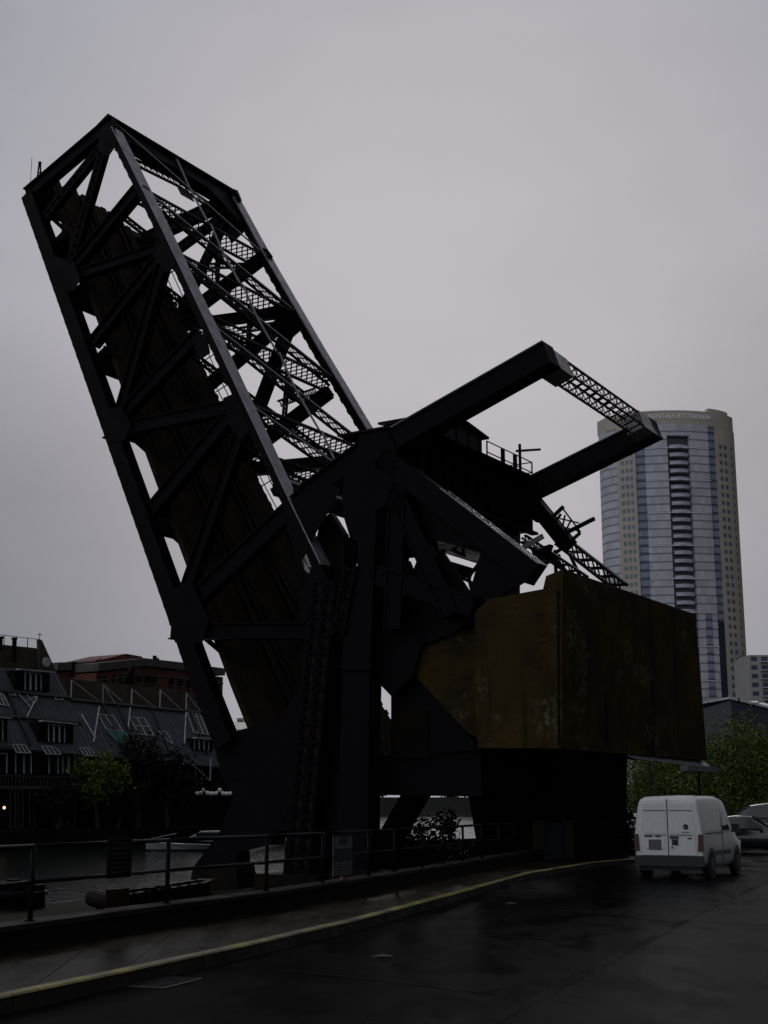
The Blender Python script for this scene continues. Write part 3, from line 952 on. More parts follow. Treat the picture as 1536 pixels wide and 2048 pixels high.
# mast with a cross arm
m = MB()
ma, mb_ = TP(1041, 962, gt + .5), TP(1041, 889, gt + .5)
m.beam(ma, V((*ma.xy, mb_.z)), W, .085, .085)
m.beam(TP(1033, 902, gt + .45), TP(1080, 899, gt + .45), T, .08, .09)
part(m, 'mast')
m = MB()
for y in (986, 998):
    m.cyl(NP(1070, y, 9.0), NP(1070, y, 9.6), .24, n=14)
m.cyl(NP(1078, 1030, 9.0), NP(1078, 1030, 9.6), .3, n=14)
part(m, 'gear', S, smooth=True)
# counterweight trusses
def pl(pts, o, th, name, mt=None):
    m = MB(); m.prism([NP(x, y, o) for x, y in pts], W * th); return part(m, name, mt)
ca, cb = NP(768, 915, -.15), NP(1072, 1150, -.15)
m = MB(); m.beam(ca, cb, W, .6, .7)
o = part(m, 'counterweight_chord')
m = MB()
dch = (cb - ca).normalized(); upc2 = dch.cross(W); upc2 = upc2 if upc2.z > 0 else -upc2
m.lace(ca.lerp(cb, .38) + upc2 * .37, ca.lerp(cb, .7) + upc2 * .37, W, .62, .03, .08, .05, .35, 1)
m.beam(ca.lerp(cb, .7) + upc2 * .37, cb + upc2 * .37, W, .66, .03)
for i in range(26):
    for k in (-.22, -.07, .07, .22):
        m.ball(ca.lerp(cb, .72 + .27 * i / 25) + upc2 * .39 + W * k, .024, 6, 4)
part(m, 'cover_plate', M['plate'], o)  # only the lower stretch gets the painted wet brightness
for pts, o_, th in ((((757, 925), (800, 945), (1064, 1150), (968, 1106), (757, 1050)), -.02, .1),
                ((( 968, 1080), (1072, 1150), (985, 1202), (938, 1188)), -.15, .08),
                (((757, 1040), (872, 1078), (874, 1095), (888, 1112), (757, 1118)), .12, .1),
                (((842, 1100), (888, 1106), (942, 1188), (990, 1205), (950, 1240), (905, 1264), (826, 1140)), .0, .1),
                (((757, 1110), (819, 1122), (826, 1141), (860, 1141), (912, 1266), (846, 1290), (757, 1240)), .2, .1),
                (((757, 1225), (850, 1284), (842, 1292), (826, 1350), (782, 1392), (757, 1366)), .1, .1)):
    pl(pts, o_, th, 'web_plate')
for (p, q, d_) in (((800, 950), (790, 1260), .6), ((770, 930), (905, 1230), .55), ((757, 1150), (950, 1215), .6)):
    m = MB(); m.beam(NP(*p, -.25), NP(*q, -.25), W, .3, d_)
    dd = (NP(*q) - NP(*p)).normalized(); sd_ = dd.cross(W).normalized()
    for k in (-1, 1): m.beam(NP(*p, -.25) + sd_ * (d_ * .48 * k), NP(*q, -.25) + sd_ * (d_ * .48 * k), W, .42, .06)
    part(m, 'strut')
m = MB(); m.beam(NP(860, 1122, 3.6), NP(938, 1146, 3.6), W, .5, .40); part(m, 'cross_girder')
m = MB()
for a, b in (((884, 1090), (930, 1112)), ((905, 1086), (884, 1106)), ((910, 1150), (950, 1168)), ((936, 1150), (944, 1182)), ((940, 1150), (962, 1122)), ((926, 1090), (926, 1108))):
    m.beam(NP(*a, 5), NP(*b, 5), W, .1, .1)
part(m, 'lateral_brace')
pl(((782, 1380), (818, 1338), (934, 1464), (960, 1500), (782, 1512)), .5, .4, 'web_plate')
# the far counterweight truss
m = MB(); m.beam(NP(1058, 992, 9.2), NP(1138, 1092, 9.2), W, .6, .55); part(m, 'counterweight_chord')
m = MB(); m.lace(NP(1120, 1080, 9.3), NP(1246, 1178, 9.3), Z, .5, .4, .09, .06, .55); part(m, 'counterweight_lattice')
m = MB(); m.lace(NP(1048, 1078, 5), NP(1170, 1160, 5), Z, .35, .25, .07, .05, .4); part(m, 'counterweight_lattice')
m = MB()
for a, b in (((1084, 1126), (1130, 1092)), ((1090, 1095), (1132, 1142)), ((1064, 1132), (1094, 1100)), ((1110, 1100), (1112, 1146)), ((1072, 1140), (1120, 1110)), ((1140, 1110), (1160, 1152))):
    m.beam(NP(*a, 7), NP(*b, 7), W, .1, .1)
part(m, 'lateral_brace')
m = MB(); m.beam(NP(1026, 1108, 3), NP(1086, 1072, 3), W, .1, .16); m.beam(NP(1044, 1076, 3), NP(1080, 1098, 3), W, .1, .08); part(m, 'lateral_brace', M['lightsteel'])
m = MB(); m.prism([NP(x, y, 4) for x, y in ((1062, 1100), (1100, 1088), (1090, 1118), (1070, 1126))], W * .3); part(m, 'gusset_plate')
m = MB()
for a, b, t_ in (((1112, 1076), (1189, 1037), .1), ((1096, 1043), (1127, 1013), .09), ((1104, 1052), (1122, 1028), .06), ((1124, 1015), (1161, 1064), .04), ((1106, 1034), (1158, 1046), .04), ((1107, 1050), (1158, 1062), .04),
                 ((1126, 1096), (1160, 1066), .08), ((1118, 1090), (1142, 1040), .04), ((1130, 1030), (1122, 1070), .04), ((1154, 1058), (1160, 1068), .06), ((1140, 1082), (1128, 1064), .05), ((1100, 1040), (1124, 1064), .05)):
    m.beam(NP(*a, 9.4), NP(*b, 9.4), W, t_ * 1.3, t_ * 1.3)
part(m, 'signal_bracket')
# the concrete counterweight
def cwpoly(pts, o): return [NP(x, y, o) for x, y in pts]
CWW = 11.3
m = MB()
face = cwpoly(((957, 1496), (950, 1400), (950, 1224), (978, 1198), (1086, 1178), (1092, 1152), (1126, 1138), (1121, 1497)), -.45)
back = [p + W * (CWW + (.45 if i in (0, 7) else 0)) + (T * -.25 if i == 7 else V((0, 0, 0))) for i, p in enumerate(face)]
n = len(face)
m.v += face + back
m.f.append(tuple(range(n))); m.f.append(tuple(range(2 * n - 1, n - 1, -1)))
for i in range(n): m.f.append((i, n + i, n + (i + 1) % n, (i + 1) % n))
cw = part(m, 'counterweight', M['cw'])
for x in (1116,):
    m = MB(); m.beam(NP(x, 1182, -.46), NP(x + 2, 1492, -.46), W, .03, .06); part(m, 'joint_strip', S, cw)
m = MB(); m.prism([face[7] - T * .06 + W * 4.8 - Z * .02, face[7] - T * .06 + W * 11.7 - Z * .02, face[7] - T * .3 + W * 11.9 - Z * .2, face[7] - T * .3 + W * 4.8 - Z * .1], -Z * .05); part(m, 'drip_flashing', M['lightsteel'], cw)
for k in (3.1, 6.2, 8.9):
    m = MB(); m.box((face[6] + face[7]) / 2 + W * k - T * .012, Z * 2.4, W * .03, T * .02); part(m, 'board_mark', M['cwdark'], cw)
pl(((812, 1332), (824, 1304), (884, 1240), (962, 1206), (962, 1402), (960, 1480), (934, 1464)), .35, 9.5, 'counterweight_wing', M['cw'])
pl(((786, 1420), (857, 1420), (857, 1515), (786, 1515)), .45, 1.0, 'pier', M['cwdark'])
# floor and piers below
m = MB(); m.prism([NP(x, y, .6) for x, y in ((750, 1512), (960, 1500), (965, 1594), (930, 1592), (750, 1590))], W * 6.5); part(m, 'approach_girder')
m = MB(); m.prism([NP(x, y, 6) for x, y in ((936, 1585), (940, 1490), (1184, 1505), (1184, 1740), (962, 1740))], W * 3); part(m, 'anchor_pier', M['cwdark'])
m = MB(); m.beam(NP(840, 1575, 3), NP(774, 1690, 3), W, .7, .62); part(m, 'raking_leg')
m = MB(); m.box(NP(770, 1700, 3), T * .8, W * .6, Z * .4); part(m, 'pier', M['wall'])

m = MB(); a, b = TW(-9.25, 1.2, -2), TW(-9.25, 30, -2)
m.beam(a + Z * 1.2, b + Z * 1.2, T, .25, 2.4)
for i in range(24): m.cyl(TW(-9.0, 1.6 + i * 1.2, -2.2), TW(-9.0, 1.6 + i * 1.2, .50), .16, n=8)
m.beam(TW(-9.25, 1.2, .48), TW(-9.25, 30, .48), T, .5, .12)
tag(m.build('timber_wall', M['wood'], base=TW(-9.2, 10, QUAY_Z)), 'dark timber fender wall along the water under the bridge', 'wall')
# ------------------------------------------------------------------ vegetation
def leaf_cloud(m, c, rx, rz, n, size, seed, squash=1.0):
    rnd = random.Random(seed)
    clumps = []
    for i in range(max(5, n // 90)):
        while True:
            p = V((rnd.uniform(-1, 1), rnd.uniform(-1, 1), rnd.uniform(-1, 1)))
            if .2 < p.length < 1: break
        p = p * (.75 + .35 * rnd.random())
        clumps.append((V((p.x * rx, p.y * rx, p.z * rz)), rnd.uniform(.22, .45) * min(rx, rz)))
    for i in range(n):
        cc, r = rnd.choice(clumps)
        p = V((rnd.gauss(0, .55), rnd.gauss(0, .55), rnd.gauss(0, .5))) * r
        p = c + cc + p
        a = V((rnd.uniform(-1, 1), rnd.uniform(-1, 1), rnd.uniform(-.6, .6))).normalized()
        b = a.orthogonal().normalized()
        b = (b * math.cos(rnd.random() * 6) + a.cross(b) * math.sin(rnd.random() * 6)).normalized()
        s = size * rnd.uniform(.6, 1.3)
        m.quad(p - a * s, p + b * s * .55, p + a * s, p - b * s * .55)
def tree(loc, h, rx, mt, label, group=None, n=1800, size=.22, seed=0, trunk=.32, low=.30):
    rnd = random.Random(seed)
    t = thing('tree', loc, label, 'tree', group)
    m = MB()
    r = h * .018 + .05
    p, q = V(loc), V(loc) + V((rnd.uniform(-.3, .3), rnd.uniform(-.3, .3), h * trunk))
    m.cyl(p, q, r * 1.3, r, 8)
    for i in range(6):
        an = rnd.random() * 6.28
        e = q + V((math.cos(an) * rx * .6, math.sin(an) * rx * .6, h * rnd.uniform(.15, .5)))
        mid = q.lerp(e, .5) + V((0, 0, h * .05))
        m.cyl(q - V((0, 0, rnd.random() * h * .1)), mid, r * .6, r * .35, 6); m.cyl(mid, e, r * .35, r * .1, 6)
    m.build('trunk', M['bark'], t)
    m = MB()
    rz = h * (1 - low) / 2
    leaf_cloud(m, V(loc) + V((0, 0, h * low + rz)), rx, rz, n, size, seed)
    m.build('crown', mt, t)
    return t
def shrub(loc, r, h, mt, label, group=None, n=500, size=.09, seed=0):
    t = thing('shrub', loc, label, 'shrub', group)
    rnd = random.Random(seed)
    m = MB()
    for i in range(7):
        an = rnd.random() * 6.28
        m.cyl(V(loc), V(loc) + V((math.cos(an) * r * .6, math.sin(an) * r * .6, h * .8)), .025, .008, 5)
    m.build('stem', M['bark'], t)
    m = MB(); leaf_cloud(m, V(loc) + V((0, 0, h * .52)), r, h * .5, n, size, seed); m.build('foliage', mt, t)
    return t
# right bank: spring-green trees beyond the counterweight
for i, (x, yb, Y, h, rx, lab) in enumerate((
        (1475, 1640, 78, 6.6, 2.6, 'bright green tree at the right edge of the photo beyond the parked cars'),
        (1425, 1636, 84, 6.2, 2.3, 'spring green tree showing just right of the counterweight corner'),
        (1545, 1640, 74, 6.2, 2.5, 'green tree cut by the right frame edge under the white sloping roof'),
        (1345, 1638, 88, 5.8, 2.6, 'dim green tree behind the roof of the white van'),
        (1290, 1638, 92, 6.2, 2.6, 'dim green tree seen under the counterweight left of the van roof'))):
    p = YP(x, yb, Y)
    p.z = 0
    tree(p, h, rx, M['leaf'], lab, 'trees on the right bank', 9000, .095, 20 + i, .3, .06)
for i, (x, y, r, h, lab) in enumerate((
        (1170, 1722, .9, 2.0, 'dark shrub beside the right gate post'),
        (1212, 1721, 1.0, 2.3, 'tall dark shrub between the gate and the white van'),
        (1246, 1719, .8, 1.7, 'low dark shrub just left of the white van'),
        (1128, 1712, .8, 1.9, 'dark shrub behind the steel gate'))):
    p = GP(x, y, 0); p.z = -.03
    shrub(p, r, h, M['leafdark'], lab, 'shrubs by the gate', 900, .10, 60 + i)
for i, (x, o, lab, hh_, r_) in enumerate(((862, 6, 'leafy riverside bush dark against the bright water between the bridge legs', 2.2, 1.0), (908, 7, 'sparser riverside bush at the right of the bright water gap', 2.1, .7), (822, 5, 'small riverside bush beside the raking bridge leg', 1.75, .7))):
    p = NP(x, 1715, o); p.z = QUAY_Z
    shrub(p, r_, hh_, M['leafdark'], lab, 'bushes on the quay under the bridge', 1700 if i == 0 else 800, .085, 80 + i)

# ------------------------------------------------------------------ far bank and houses
FT = 42.0
m = MB()
bankpts = [TW(FT, -200, 0), TW(FT, 70, 0), TW(FT + 60, 150, 0), TW(FT + 500, 260, 0), TW(2500, 300, 0), TW(2500, -1500, 0), TW(FT, -900, 0)]
m.quad(*[z_(p, .1) for p in bankpts])
for a, b in zip(bankpts[:4], bankpts[1:5]): m.quad(z_(a, .1), z_(b, .1), z_(b, -3), z_(a, -3))
m.build('far_bank', M['bank'], kind='structure')
HT = 46.0
def HP(x, y): return TP(x, y, HT)
eave = HP(100, 1502)
SL = RAD(58)
rn = (-T * math.sin(SL) + Z * math.cos(SL)).normalized()
def RP(x, y, off=0.0): return onplane(x, y, eave + rn * off, rn)
def quadmb(pts, th, n):
    m = MB(); m.prism(pts, n * th); return m
def house(name, label, roofpts, wallx, eave_y, base_y):
    b = HP((wallx[0] + wallx[1]) / 2, base_y); b.z = .1
    h = thing(name, b, label, 'house', 'riverside townhouses')
    quadmb([RP(*p) for p in roofpts], -.3, rn).build('roof', M['roof'], h)
    rf = h.children[0]
    # standing seams
    m = MB()
    (xa, ya), (xb, yb) = roofpts[0], roofpts[1]
    a0, a1 = RP(*roofpts[0]), RP(*roofpts[1]); c0, c1 = RP(*roofpts[-1]), RP(*roofpts[-2])
    k = 34
    for i in range(1, k):
        m.beam(a0.lerp(a1, i / k) + rn * .03, c0.lerp(c1, i / k) + rn * .03, rn, .06, .05)
    m.build('standing_seam', M['bluemetal'], rf)
    return h
L1 = house('townhouse', 'left townhouse with tall sloping slate roof, parapet fin and roof terrace across the river',
           [(-160, 1322), (112, 1344), (192, 1512), (-160, 1478)], (-160, 192), 1500, 1680)
L2 = house('townhouse', 'long right-hand townhouse row with slate roof, skylights and a teal panel across the river',
           [(140, 1399), (420, 1427), (470, 1537), (194, 1512)], (192, 470), 1520, 1680)
def wallq(parent, pts, c, mt, th=-.3, name='wall'):
    return quadmb([TP(x, y, c) for x, y in pts], th, -T).build(name, mt, parent)
def low(p, z=.1): return V((p.x, p.y, z))
for h, (x0, x1, y0, y1) in ((L1, (-160, 193, 1482, 1512)), (L2, (193, 470, 1512, 1535))):
    a, b = TP(x0, y0, HT + .6), TP(x1, y1, HT + .6)
    quadmb([a, b, low(b), low(a)], .4, T).build('wall', M['darkwall'], h)
    quadmb([a + V((0, 0, .1)) - T * .5, b + V((0, 0, .1)) - T * .5, b - T * .5 - Z * .12, a - T * .5 - Z * .12], .8, T).build('gutter', M['bluemetal'], h)
# setback walls
wallq(L1, ((-160, 1272), (80, 1297), (112, 1346), (-160, 1336)), HT + 5.5, M['housewall'])
wallq(L1, ((78, 1279), (84, 1280), (114, 1346), (80, 1348)), HT + 4.6, M['housewall'], name='parapet_fin')
wallq(L2, ((127, 1357), (250, 1368), (378, 1383), (430, 1425), (140, 1408)), HT + 6.0, M['housewall'])
m = MB(); c = TP(94, 1324, HT + 4.2); m.cyl(c, c + T * .1, .42, n=16); m.build('round_window', M['white'], L1)
m = MB()
for x in (8, 55): m.cyl(TP(x, 1270 + x * .12, HT + 5), TP(x, 1290 + x * .12, HT + 5), .04, n=5)
m.cyl(TP(-20, 1267, HT + 5), TP(80, 1279, HT + 5), .03, n=5); m.build('terrace_railing', M['rail'], L1)
for x, y0, y1 in ((28, 1277, 1325), (0, 1275, 1300)):
    m = MB(); m.cyl(TP(x, y1, HT + 4.6), TP(x + 1, y0, HT + 4.6), .2, n=8); m.cyl(TP(x + 1, y0 + 2, HT + 4.6), TP(x + 1, y0 - 2, HT + 4.6), .26, n=8); m.build('flue', M['rail'], L1)
m = MB(); p = TP(79, 1281, HT + 4.7); m.cyl(p, p + Z * .7, .03, n=5); m.beam(p + Z * .5 - W * .25, p + Z * .5 + W * .25, Z, .05, .05); m.build('weather_vane', M['rail'], L1)
# ledge lines across the roofs
def bar(parent, p, q, r, mt, name, off=.12):
    m = MB(); m.beam(RP(*p, off), RP(*q, off), rn, r, r); return m.build(name, mt, parent)
for h, p, q in ((L1, (-160, 1367), (139, 1395)), (L1, (-160, 1418), (163, 1445)), (L2, (140, 1399), (420, 1427))):
    bar(h, p, q, .22, M['blackplastic'], 'ledge')
for x, h in ((172, L1), (15, L1), (205, L2), (233, L2), (297, L2), (372, L2)):
    y0 = 1386 if h is L1 else 1405
    bar(h, (x, y0 + (40 if h is L1 and x > 100 else 0)), (x + 45, y0 + 105), .16, M['blackplastic'], 'downpipe') if x < 380 and not (h is L1 and x > 100) else None
# skylights: a pane with white glazing bars
def skylight(parent, pts, cols, rows):
    a, b, c, d = [RP(*p, .10) for p in pts]
    pane = MB(); pane.quad(a, b, c, d); pn = pane.build('skylight', M['glass'], parent)
    m = MB()
    for i in range(cols + 1):
        m.beam(a.lerp(b, i / cols) + rn * .03, d.lerp(c, i / cols) + rn * .03, rn, .05, .065)
    for j in range(rows + 1):
        m.beam(a.lerp(d, j / rows) + rn * .03, b.lerp(c, j / rows) + rn * .03, rn, .05, .05)
    m.build('glazing_bar', M['white'], pn)
PX = lambda x, y: (x / 3.072, 1230 + y / 3.072)
for par, pts, c, r in ((L2, ((600, 612), (690, 618), (755, 716), (655, 706)), 2, 1),
                    (L2, ((795, 628), (885, 636), (945, 742), (850, 735)), 2, 2),
                    (L2, ((1148, 600), (1225, 608), (1280, 735), (1190, 725)), 3, 1),
                    (L1, ((112, 484), (205, 488), (228, 520), (190, 572)), 2, 2),
                    (L1, ((-20, 480), (15, 484), (55, 560), (0, 552)), 2, 2),
                    (L1, ((75, 794), (150, 800), (188, 850), (100, 846)), 3, 1),
                    (L1, ((255, 806), (335, 812), (376, 858), (285, 856)), 3, 1),
                    (L1, ((485, 816), (555, 820), (592, 868), (520, 866)), 3, 1),
                    (L1, ((332, 500), (378, 503), (384, 524), (345, 522)), 1, 1),
                    (L1, ((52, 480), (92, 482), (98, 494), (56, 492)), 1, 1),
                    (L2, ((975, 716), (1020, 718), (1060, 790), (1040, 786)), 1, 1)):
    skylight(par, [PX(*p) for p in pts], c, r)
# dormers: a dark box standing out of the slope with framed windows and a white head
def dormer(parent, x0, x1, yt, yb, nwin, inner=None):
    base = RP((x0 + x1) / 2, yb, .1)
    c = (base - B0).dot(T) - .1
    a, b, cc, d = TP(x0, yt, c), TP(x1, yt + (x1 - x0) * .09, c), TP(x1, yb + (x1 - x0) * .06, c), TP(x0, yb, c)
    m = MB(); m.prism([a, b, cc, d], T * 2.2); dm = m.build('dormer', M['darkwall'], parent)
    m = MB(); m.beam(a - T * .3 + Z * .05, b - T * .3 + Z * .05, T, .5, .10); m.build('dormer_head', M['white'], dm)
    i0, i1 = inner or (0.1, .9)
    for i in range(nwin):
        f0, f1 = i0 + (i1 - i0) * i / nwin, i0 + (i1 - i0) * (i + .86) / nwin
        p, q, r, s = a.lerp(b, f0), a.lerp(b, f1), d.lerp(cc, f1), d.lerp(cc, f0)
        p, q = p.lerp(s, .08), q.lerp(r, .08)
        k = -T * .03
        m = MB(); m.quad(p + k, q + k, r.lerp(q, .06) + k, s.lerp(p, .06) + k); wn2 = m.build('window', M['glass'], dm)
        m = MB()
        for e0, e1 in ((p, s), (q, r), (p, q)): m.beam(e0 + k * 1.5, e1 + k * 1.5, T, .05, .09)
        m.build('frame', M['white'], wn2)
dormer(L1, *[v for v in (PX(235, 0)[0], PX(450, 0)[0], PX(0, 655)[1], PX(0, 775)[1])], 3, (.28, .76))
dormer(L1, PX(92, 0)[0], PX(305, 0)[0], PX(0, 338)[1], PX(0, 455)[1], 3, (.28, .76))
dormer(L1, -60, PX(45, 0)[0], PX(0, 618)[1], PX(0, 760)[1], 3)
dormer(L2, PX(1180, 0)[0], PX(1310, 0)[0], PX(0, 758)[1], PX(0, 825)[1], 3, (.1, .8))
# teal panels
quadmb([RP(*PX(*p), .12) for p in ((648, 714), (785, 722), (780, 806), (738, 800))], .05, rn).build('tarpaulin', M['teal'], L2)
quadmb([RP(*PX(*p), .12) for p in ((950, 862), (1100, 885), (1145, 905), (960, 892))], .05, rn).build('awning', M['teal'], L2)
# white upright posts and raking stays above the ledge
for (x, y0, y1, xs, ys) in ((437, 400, 505, 600, 522), (632, 425, 548, 705, 540), (632, 425, 548, 750, 530), (808, 455, 560, 950, 566), (983, 460, 572, 1110, 580), (1143, 482, 600, 1240, 600)):
    m = MB()
    c = HT + 2.6
    m.beam(TP(*PX(x, y1), c), TP(*PX(x + 3, y0), c), T, .07, .09)
    m.beam(TP(*PX(x + 3, y0), c), TP(*PX(xs, ys), c), T, .06, .06)
    m.build('roof_stay', M['white'], L2)
for (p, q) in (((610, 560), (575, 780)), ((800, 570), (788, 690)), ((1143, 600), (1133, 790)), ((500, 610), (590, 760)), ((228, 500), (165, 625))):
    bar(L2 if p[0] > 450 else L1, PX(*p), PX(*q), .09, M['white'], 'roof_stay', .2)
# windows in the walls
def win(parent, x0, x1, y0, y1, c=HT + .55, frame=True):
    a, b, cc, d = [TP(*PX(x, y), c) for x, y in ((x0, y0), (x1, y0), (x1, y1), (x0, y1))]
    m = MB(); m.prism([a, b, cc, d], T * .06); w_ = m.build('window', M['glass'], parent)
    if frame:
        m = MB()
        for e0, e1 in ((a, b), (b, cc), (a, d)): m.beam(e0 - T * .03, e1 - T * .03, T, .05, .08)
        m.build('frame', M['white'] if y0 < 1000 else M['cornice'], w_)
for x0, x1 in ((-10, 40), (95, 145), (148, 190), (300, 355), (385, 418), (422, 460)): win(L1, x0, x1, 850, 975)
for x0, x1 in ((60, 92), (110, 140), (330, 370), (380, 412), (420, 462), (180, 215)): win(L1, x0, x1, 1075, 1310)
for x0, x1, y0, y1 in ((985, 1030, 1060, 1150), (1200, 1240, 930, 1010), (1245, 1285, 930, 1010), (700, 740, 950, 1050), (620, 660, 950, 1050)): win(L2, x0, x1, y0, y1)
m = MB()
a, b = TP(*PX(-60, 985), HT - .6), TP(*PX(560, 995), HT - .6)
m.beam(a, b, T, .05, .05); m.beam(a - Z * .9, b - Z * .9, T, 1.2, .15)
for i in range(30): m.beam(a.lerp(b, i / 29), a.lerp(b, i / 29) - Z * .9, T, .03, .03)
m.build('balcony', M['cornice'], L1)
m = MB()
m.beam(TP(*PX(1290, 1020), HT - .5), TP(*PX(1297, 880), HT - .5), T, .08, .1); m.beam(TP(*PX(1185, 920), HT - .5), TP(*PX(1290, 1018), HT - .5), T, .06, .06)
m.build('balcony_stay', M['white'], L2)
m = MB(); p = TP(*PX(26, 1184), HT - .2); m.ball(p, .13, 8, 6); m.build('wall_lamp', M['lit'], L1)

# brick building behind
BT = 72.0
bp_ = TP(250, 1600, BT); bp_.z = .1
BB = thing('brick_building', bp_, 'red brick apartment block with grey cornice rising behind the townhouse roofs', 'building')
def bwall(x0, x1, y0, y1, c, depth=10):
    a, b = TP(*PX(x0, y0), c), TP(*PX(x1, y1), c)
    m = MB(); m.prism([a, b, low(b), low(a)], T * depth); return m.build('wall', M['brick'], BB), a, b
for x0, x1, y0, y1, c in ((340, 590, 322, 320, BT + 4), (590, 860, 326, 296, BT), (860, 1130, 292, 320, BT + 1), (1130, 1370, 322, 352, BT + 2)):
    o, a, b = bwall(x0, x1, y0 + 30, y1 + 30, c)
    m = MB(); m.prism([a - T * .35 + Z * .2, b - T * .35 + Z * .2, b - T * .35 + Z * 1.1, a - T * .35 + Z * 1.1], T * 11); m.build('cornice', M['cornice'], BB)
    m = MB(); m.prism([a - T * .12 - Z * .9, b - T * .12 - Z * .9, b - T * .12 - Z * .75, a - T * .12 - Z * .75], T * .2); m.build('string_course', M['cornice'], BB)
for x0, x1, y in ((600, 620, 372), (632, 652, 372), (690, 712, 368), (735, 760, 365), (838, 868, 362), (892, 922, 362), (930, 965, 362), (1040, 1068, 376), (1095, 1122, 382), (1150, 1175, 390), (1215, 1240, 395), (430, 455, 376), (500, 525, 374)):
    c = BT - .06 if x0 < 860 and x0 > 590 else BT + .9 if x0 < 1130 and x0 > 860 else BT + 1.9 if x0 > 1130 else BT + 3.9
    a, b, cc, d = [TP(*PX(x, yy), c) for x, yy in ((x0, y), (x1, y), (x1, y + 60), (x0, y + 60))]
    m = MB(); m.prism([a, b, cc, d], T * .1); wo = m.build('window', M['glass'], BB)
    m = MB(); m.beam(d - T * .05, cc - T * .05, T, .12, .14); m.build('sill', M['cornice'], wo)
a, b = TP(*PX(632, 285), BT + 3), TP(*PX(862, 272), BT + 3)
m = MB(); m.prism([a, b, b - Z * 1.5, a - Z * 1.5], T * 6); m.prism([a - W * .5 + Z * .0, b + W * .5, b + W * .3 + Z * .35, a.lerp(b, .62) + Z * .75, a + Z * .25], T * 6); m.build('penthouse', M['brick'], BB)
for x, y in ((455, 315), (575, 318), (598, 305), (615, 295), (950, 275), (965, 290)):
    m = MB(); p = TP(*PX(x, y), BT + 3.5); m.beam(p - Z * 1.2, p + Z * .5, T, .35, .35); m.build('chimney', M['darkwall'], BB)
m = MB(); m.prism([TP(*PX(x, y), BT - 3) for x, y in ((760, 410), (825, 300), (832, 480))], T * .4); m.build('stair_screen', M['darkwall'], BB)
# glimpse of an apartment block seen through the leaf, and one beside the chord
def block(label, x0, x1, yt, Y, floors, mt, cat='building'):
    p0, p1 = YP(x0, yt, Y), YP(x1, yt, Y)
    b = V(((p0.x + p1.x) / 2, Y, .1))
    o = thing('apartment_building', b, label, cat)
    m = MB(); m.prism([p0, p1, low(p1), low(p0)], V((0, 18, 0))); m.build('wall', mt, o)
    fh = (p0.z - .1) / floors
    nn = max(2, int((p1.x - p0.x) / 3.2))
    for f in range(floors):
        z0 = .1 + fh * f + fh * .3
        if z0 < 14: continue
        for i in range(nn):
            xa = p0.x + (p1.x - p0.x) * (i + .2) / nn; xb = p0.x + (p1.x - p0.x) * (i + .8) / nn
            m = MB(); m.box(V(((xa + xb) / 2, Y - .02, z0 + fh * .25)), V(((xb - xa) / 2, 0, 0)), V((0, .05, 0)), Z * (fh * .25)); m.build('window', M['towerdark'], o)
            if i % 2: 
                m = MB(); m.box(V(((xa + xb) / 2, Y - .7, z0 - .25)), V(((xb - xa) / 2 + .3, 0, 0)), V((0, .7, 0)), Z * .14); m.build('balcony', M['balcony'], o)
    return o
block('pale apartment block seen through the gap between deck and upper chord', 585, 645, 1072, 330, 24, M['palewall'])
block('pale slab building glimpsed beside the foot of the raised leaf', 474, 500, 1436, 300, 9, M['palewall'])
block('pale apartment block with balconies at the right frame edge beside the tall tower', 1497, 1600, 1310, 420, 18, M['palewall'])

p = TP(610, 1600, 50); p.z = .1
SH = thing('warehouse', p, 'tall dark warehouse across the river behind the bridge legs', 'building')
m = MB(); a, b = TP(486, 1466, 50), TP(742, 1470, 50); m.prism([a, b, low(b), low(a)], T * 12); m.build('wall', M['darkwall'], SH)
m = MB(); m.prism([a - W * .3 - T * .4, b + W * .3 - T * .4, b + W * .3 + T * 6 + Z * 1.2, a - W * .3 + T * 6 + Z * 1.2], Z * .2); m.build('roof', M['roof'], SH)
for k in (.1, .3, .5, .7, .9):
    m = MB(); c = low(a.lerp(b, k), 2.2); m.box(c - T * .03, W * .8, T * .05, Z * .7); m.build('window', M['glass'], SH)
# far bank trees, lamps, boats
for i, (x, tcx, h, rx, mt, lab) in enumerate((
        (195, 43.6, 6.4, 2.2, 'leaf', 'green tree in front of the townhouses where the two roofs meet'),
        (275, 44.2, 8.4, 2.5, 'leafbrown', 'tall reddish-brown tree in front of the long townhouse roof'),
        (335, 43.6, 6.6, 2.1, 'leafdark', 'dark green tree under the teal awning across the river'),
        (115, 43.8, 3.6, 1.8, 'leafdark', 'low dark tree before the left townhouse windows'),
        (235, 43.2, 4.2, 1.9, 'leafdark', 'dark low tree between the green and the reddish tree'),
        (410, 47.0, 5.2, 2.0, 'leafdark', 'dark tree behind the globe lamps across the river'),
        (560, 44.0, 5.4, 2.8, 'leafdark', 'dark tree across the river seen beside the laced bridge leg'),
        (500, 45.0, 4.8, 2.5, 'leafdark', 'dark tree across the river just right of the heel pier'))):
    p = TP(x, 1660, tcx); p.z = .1
    tree(p, h, rx, M[mt], lab, 'trees on the far bank', 2600, .17, 100 + i, .3, .2)
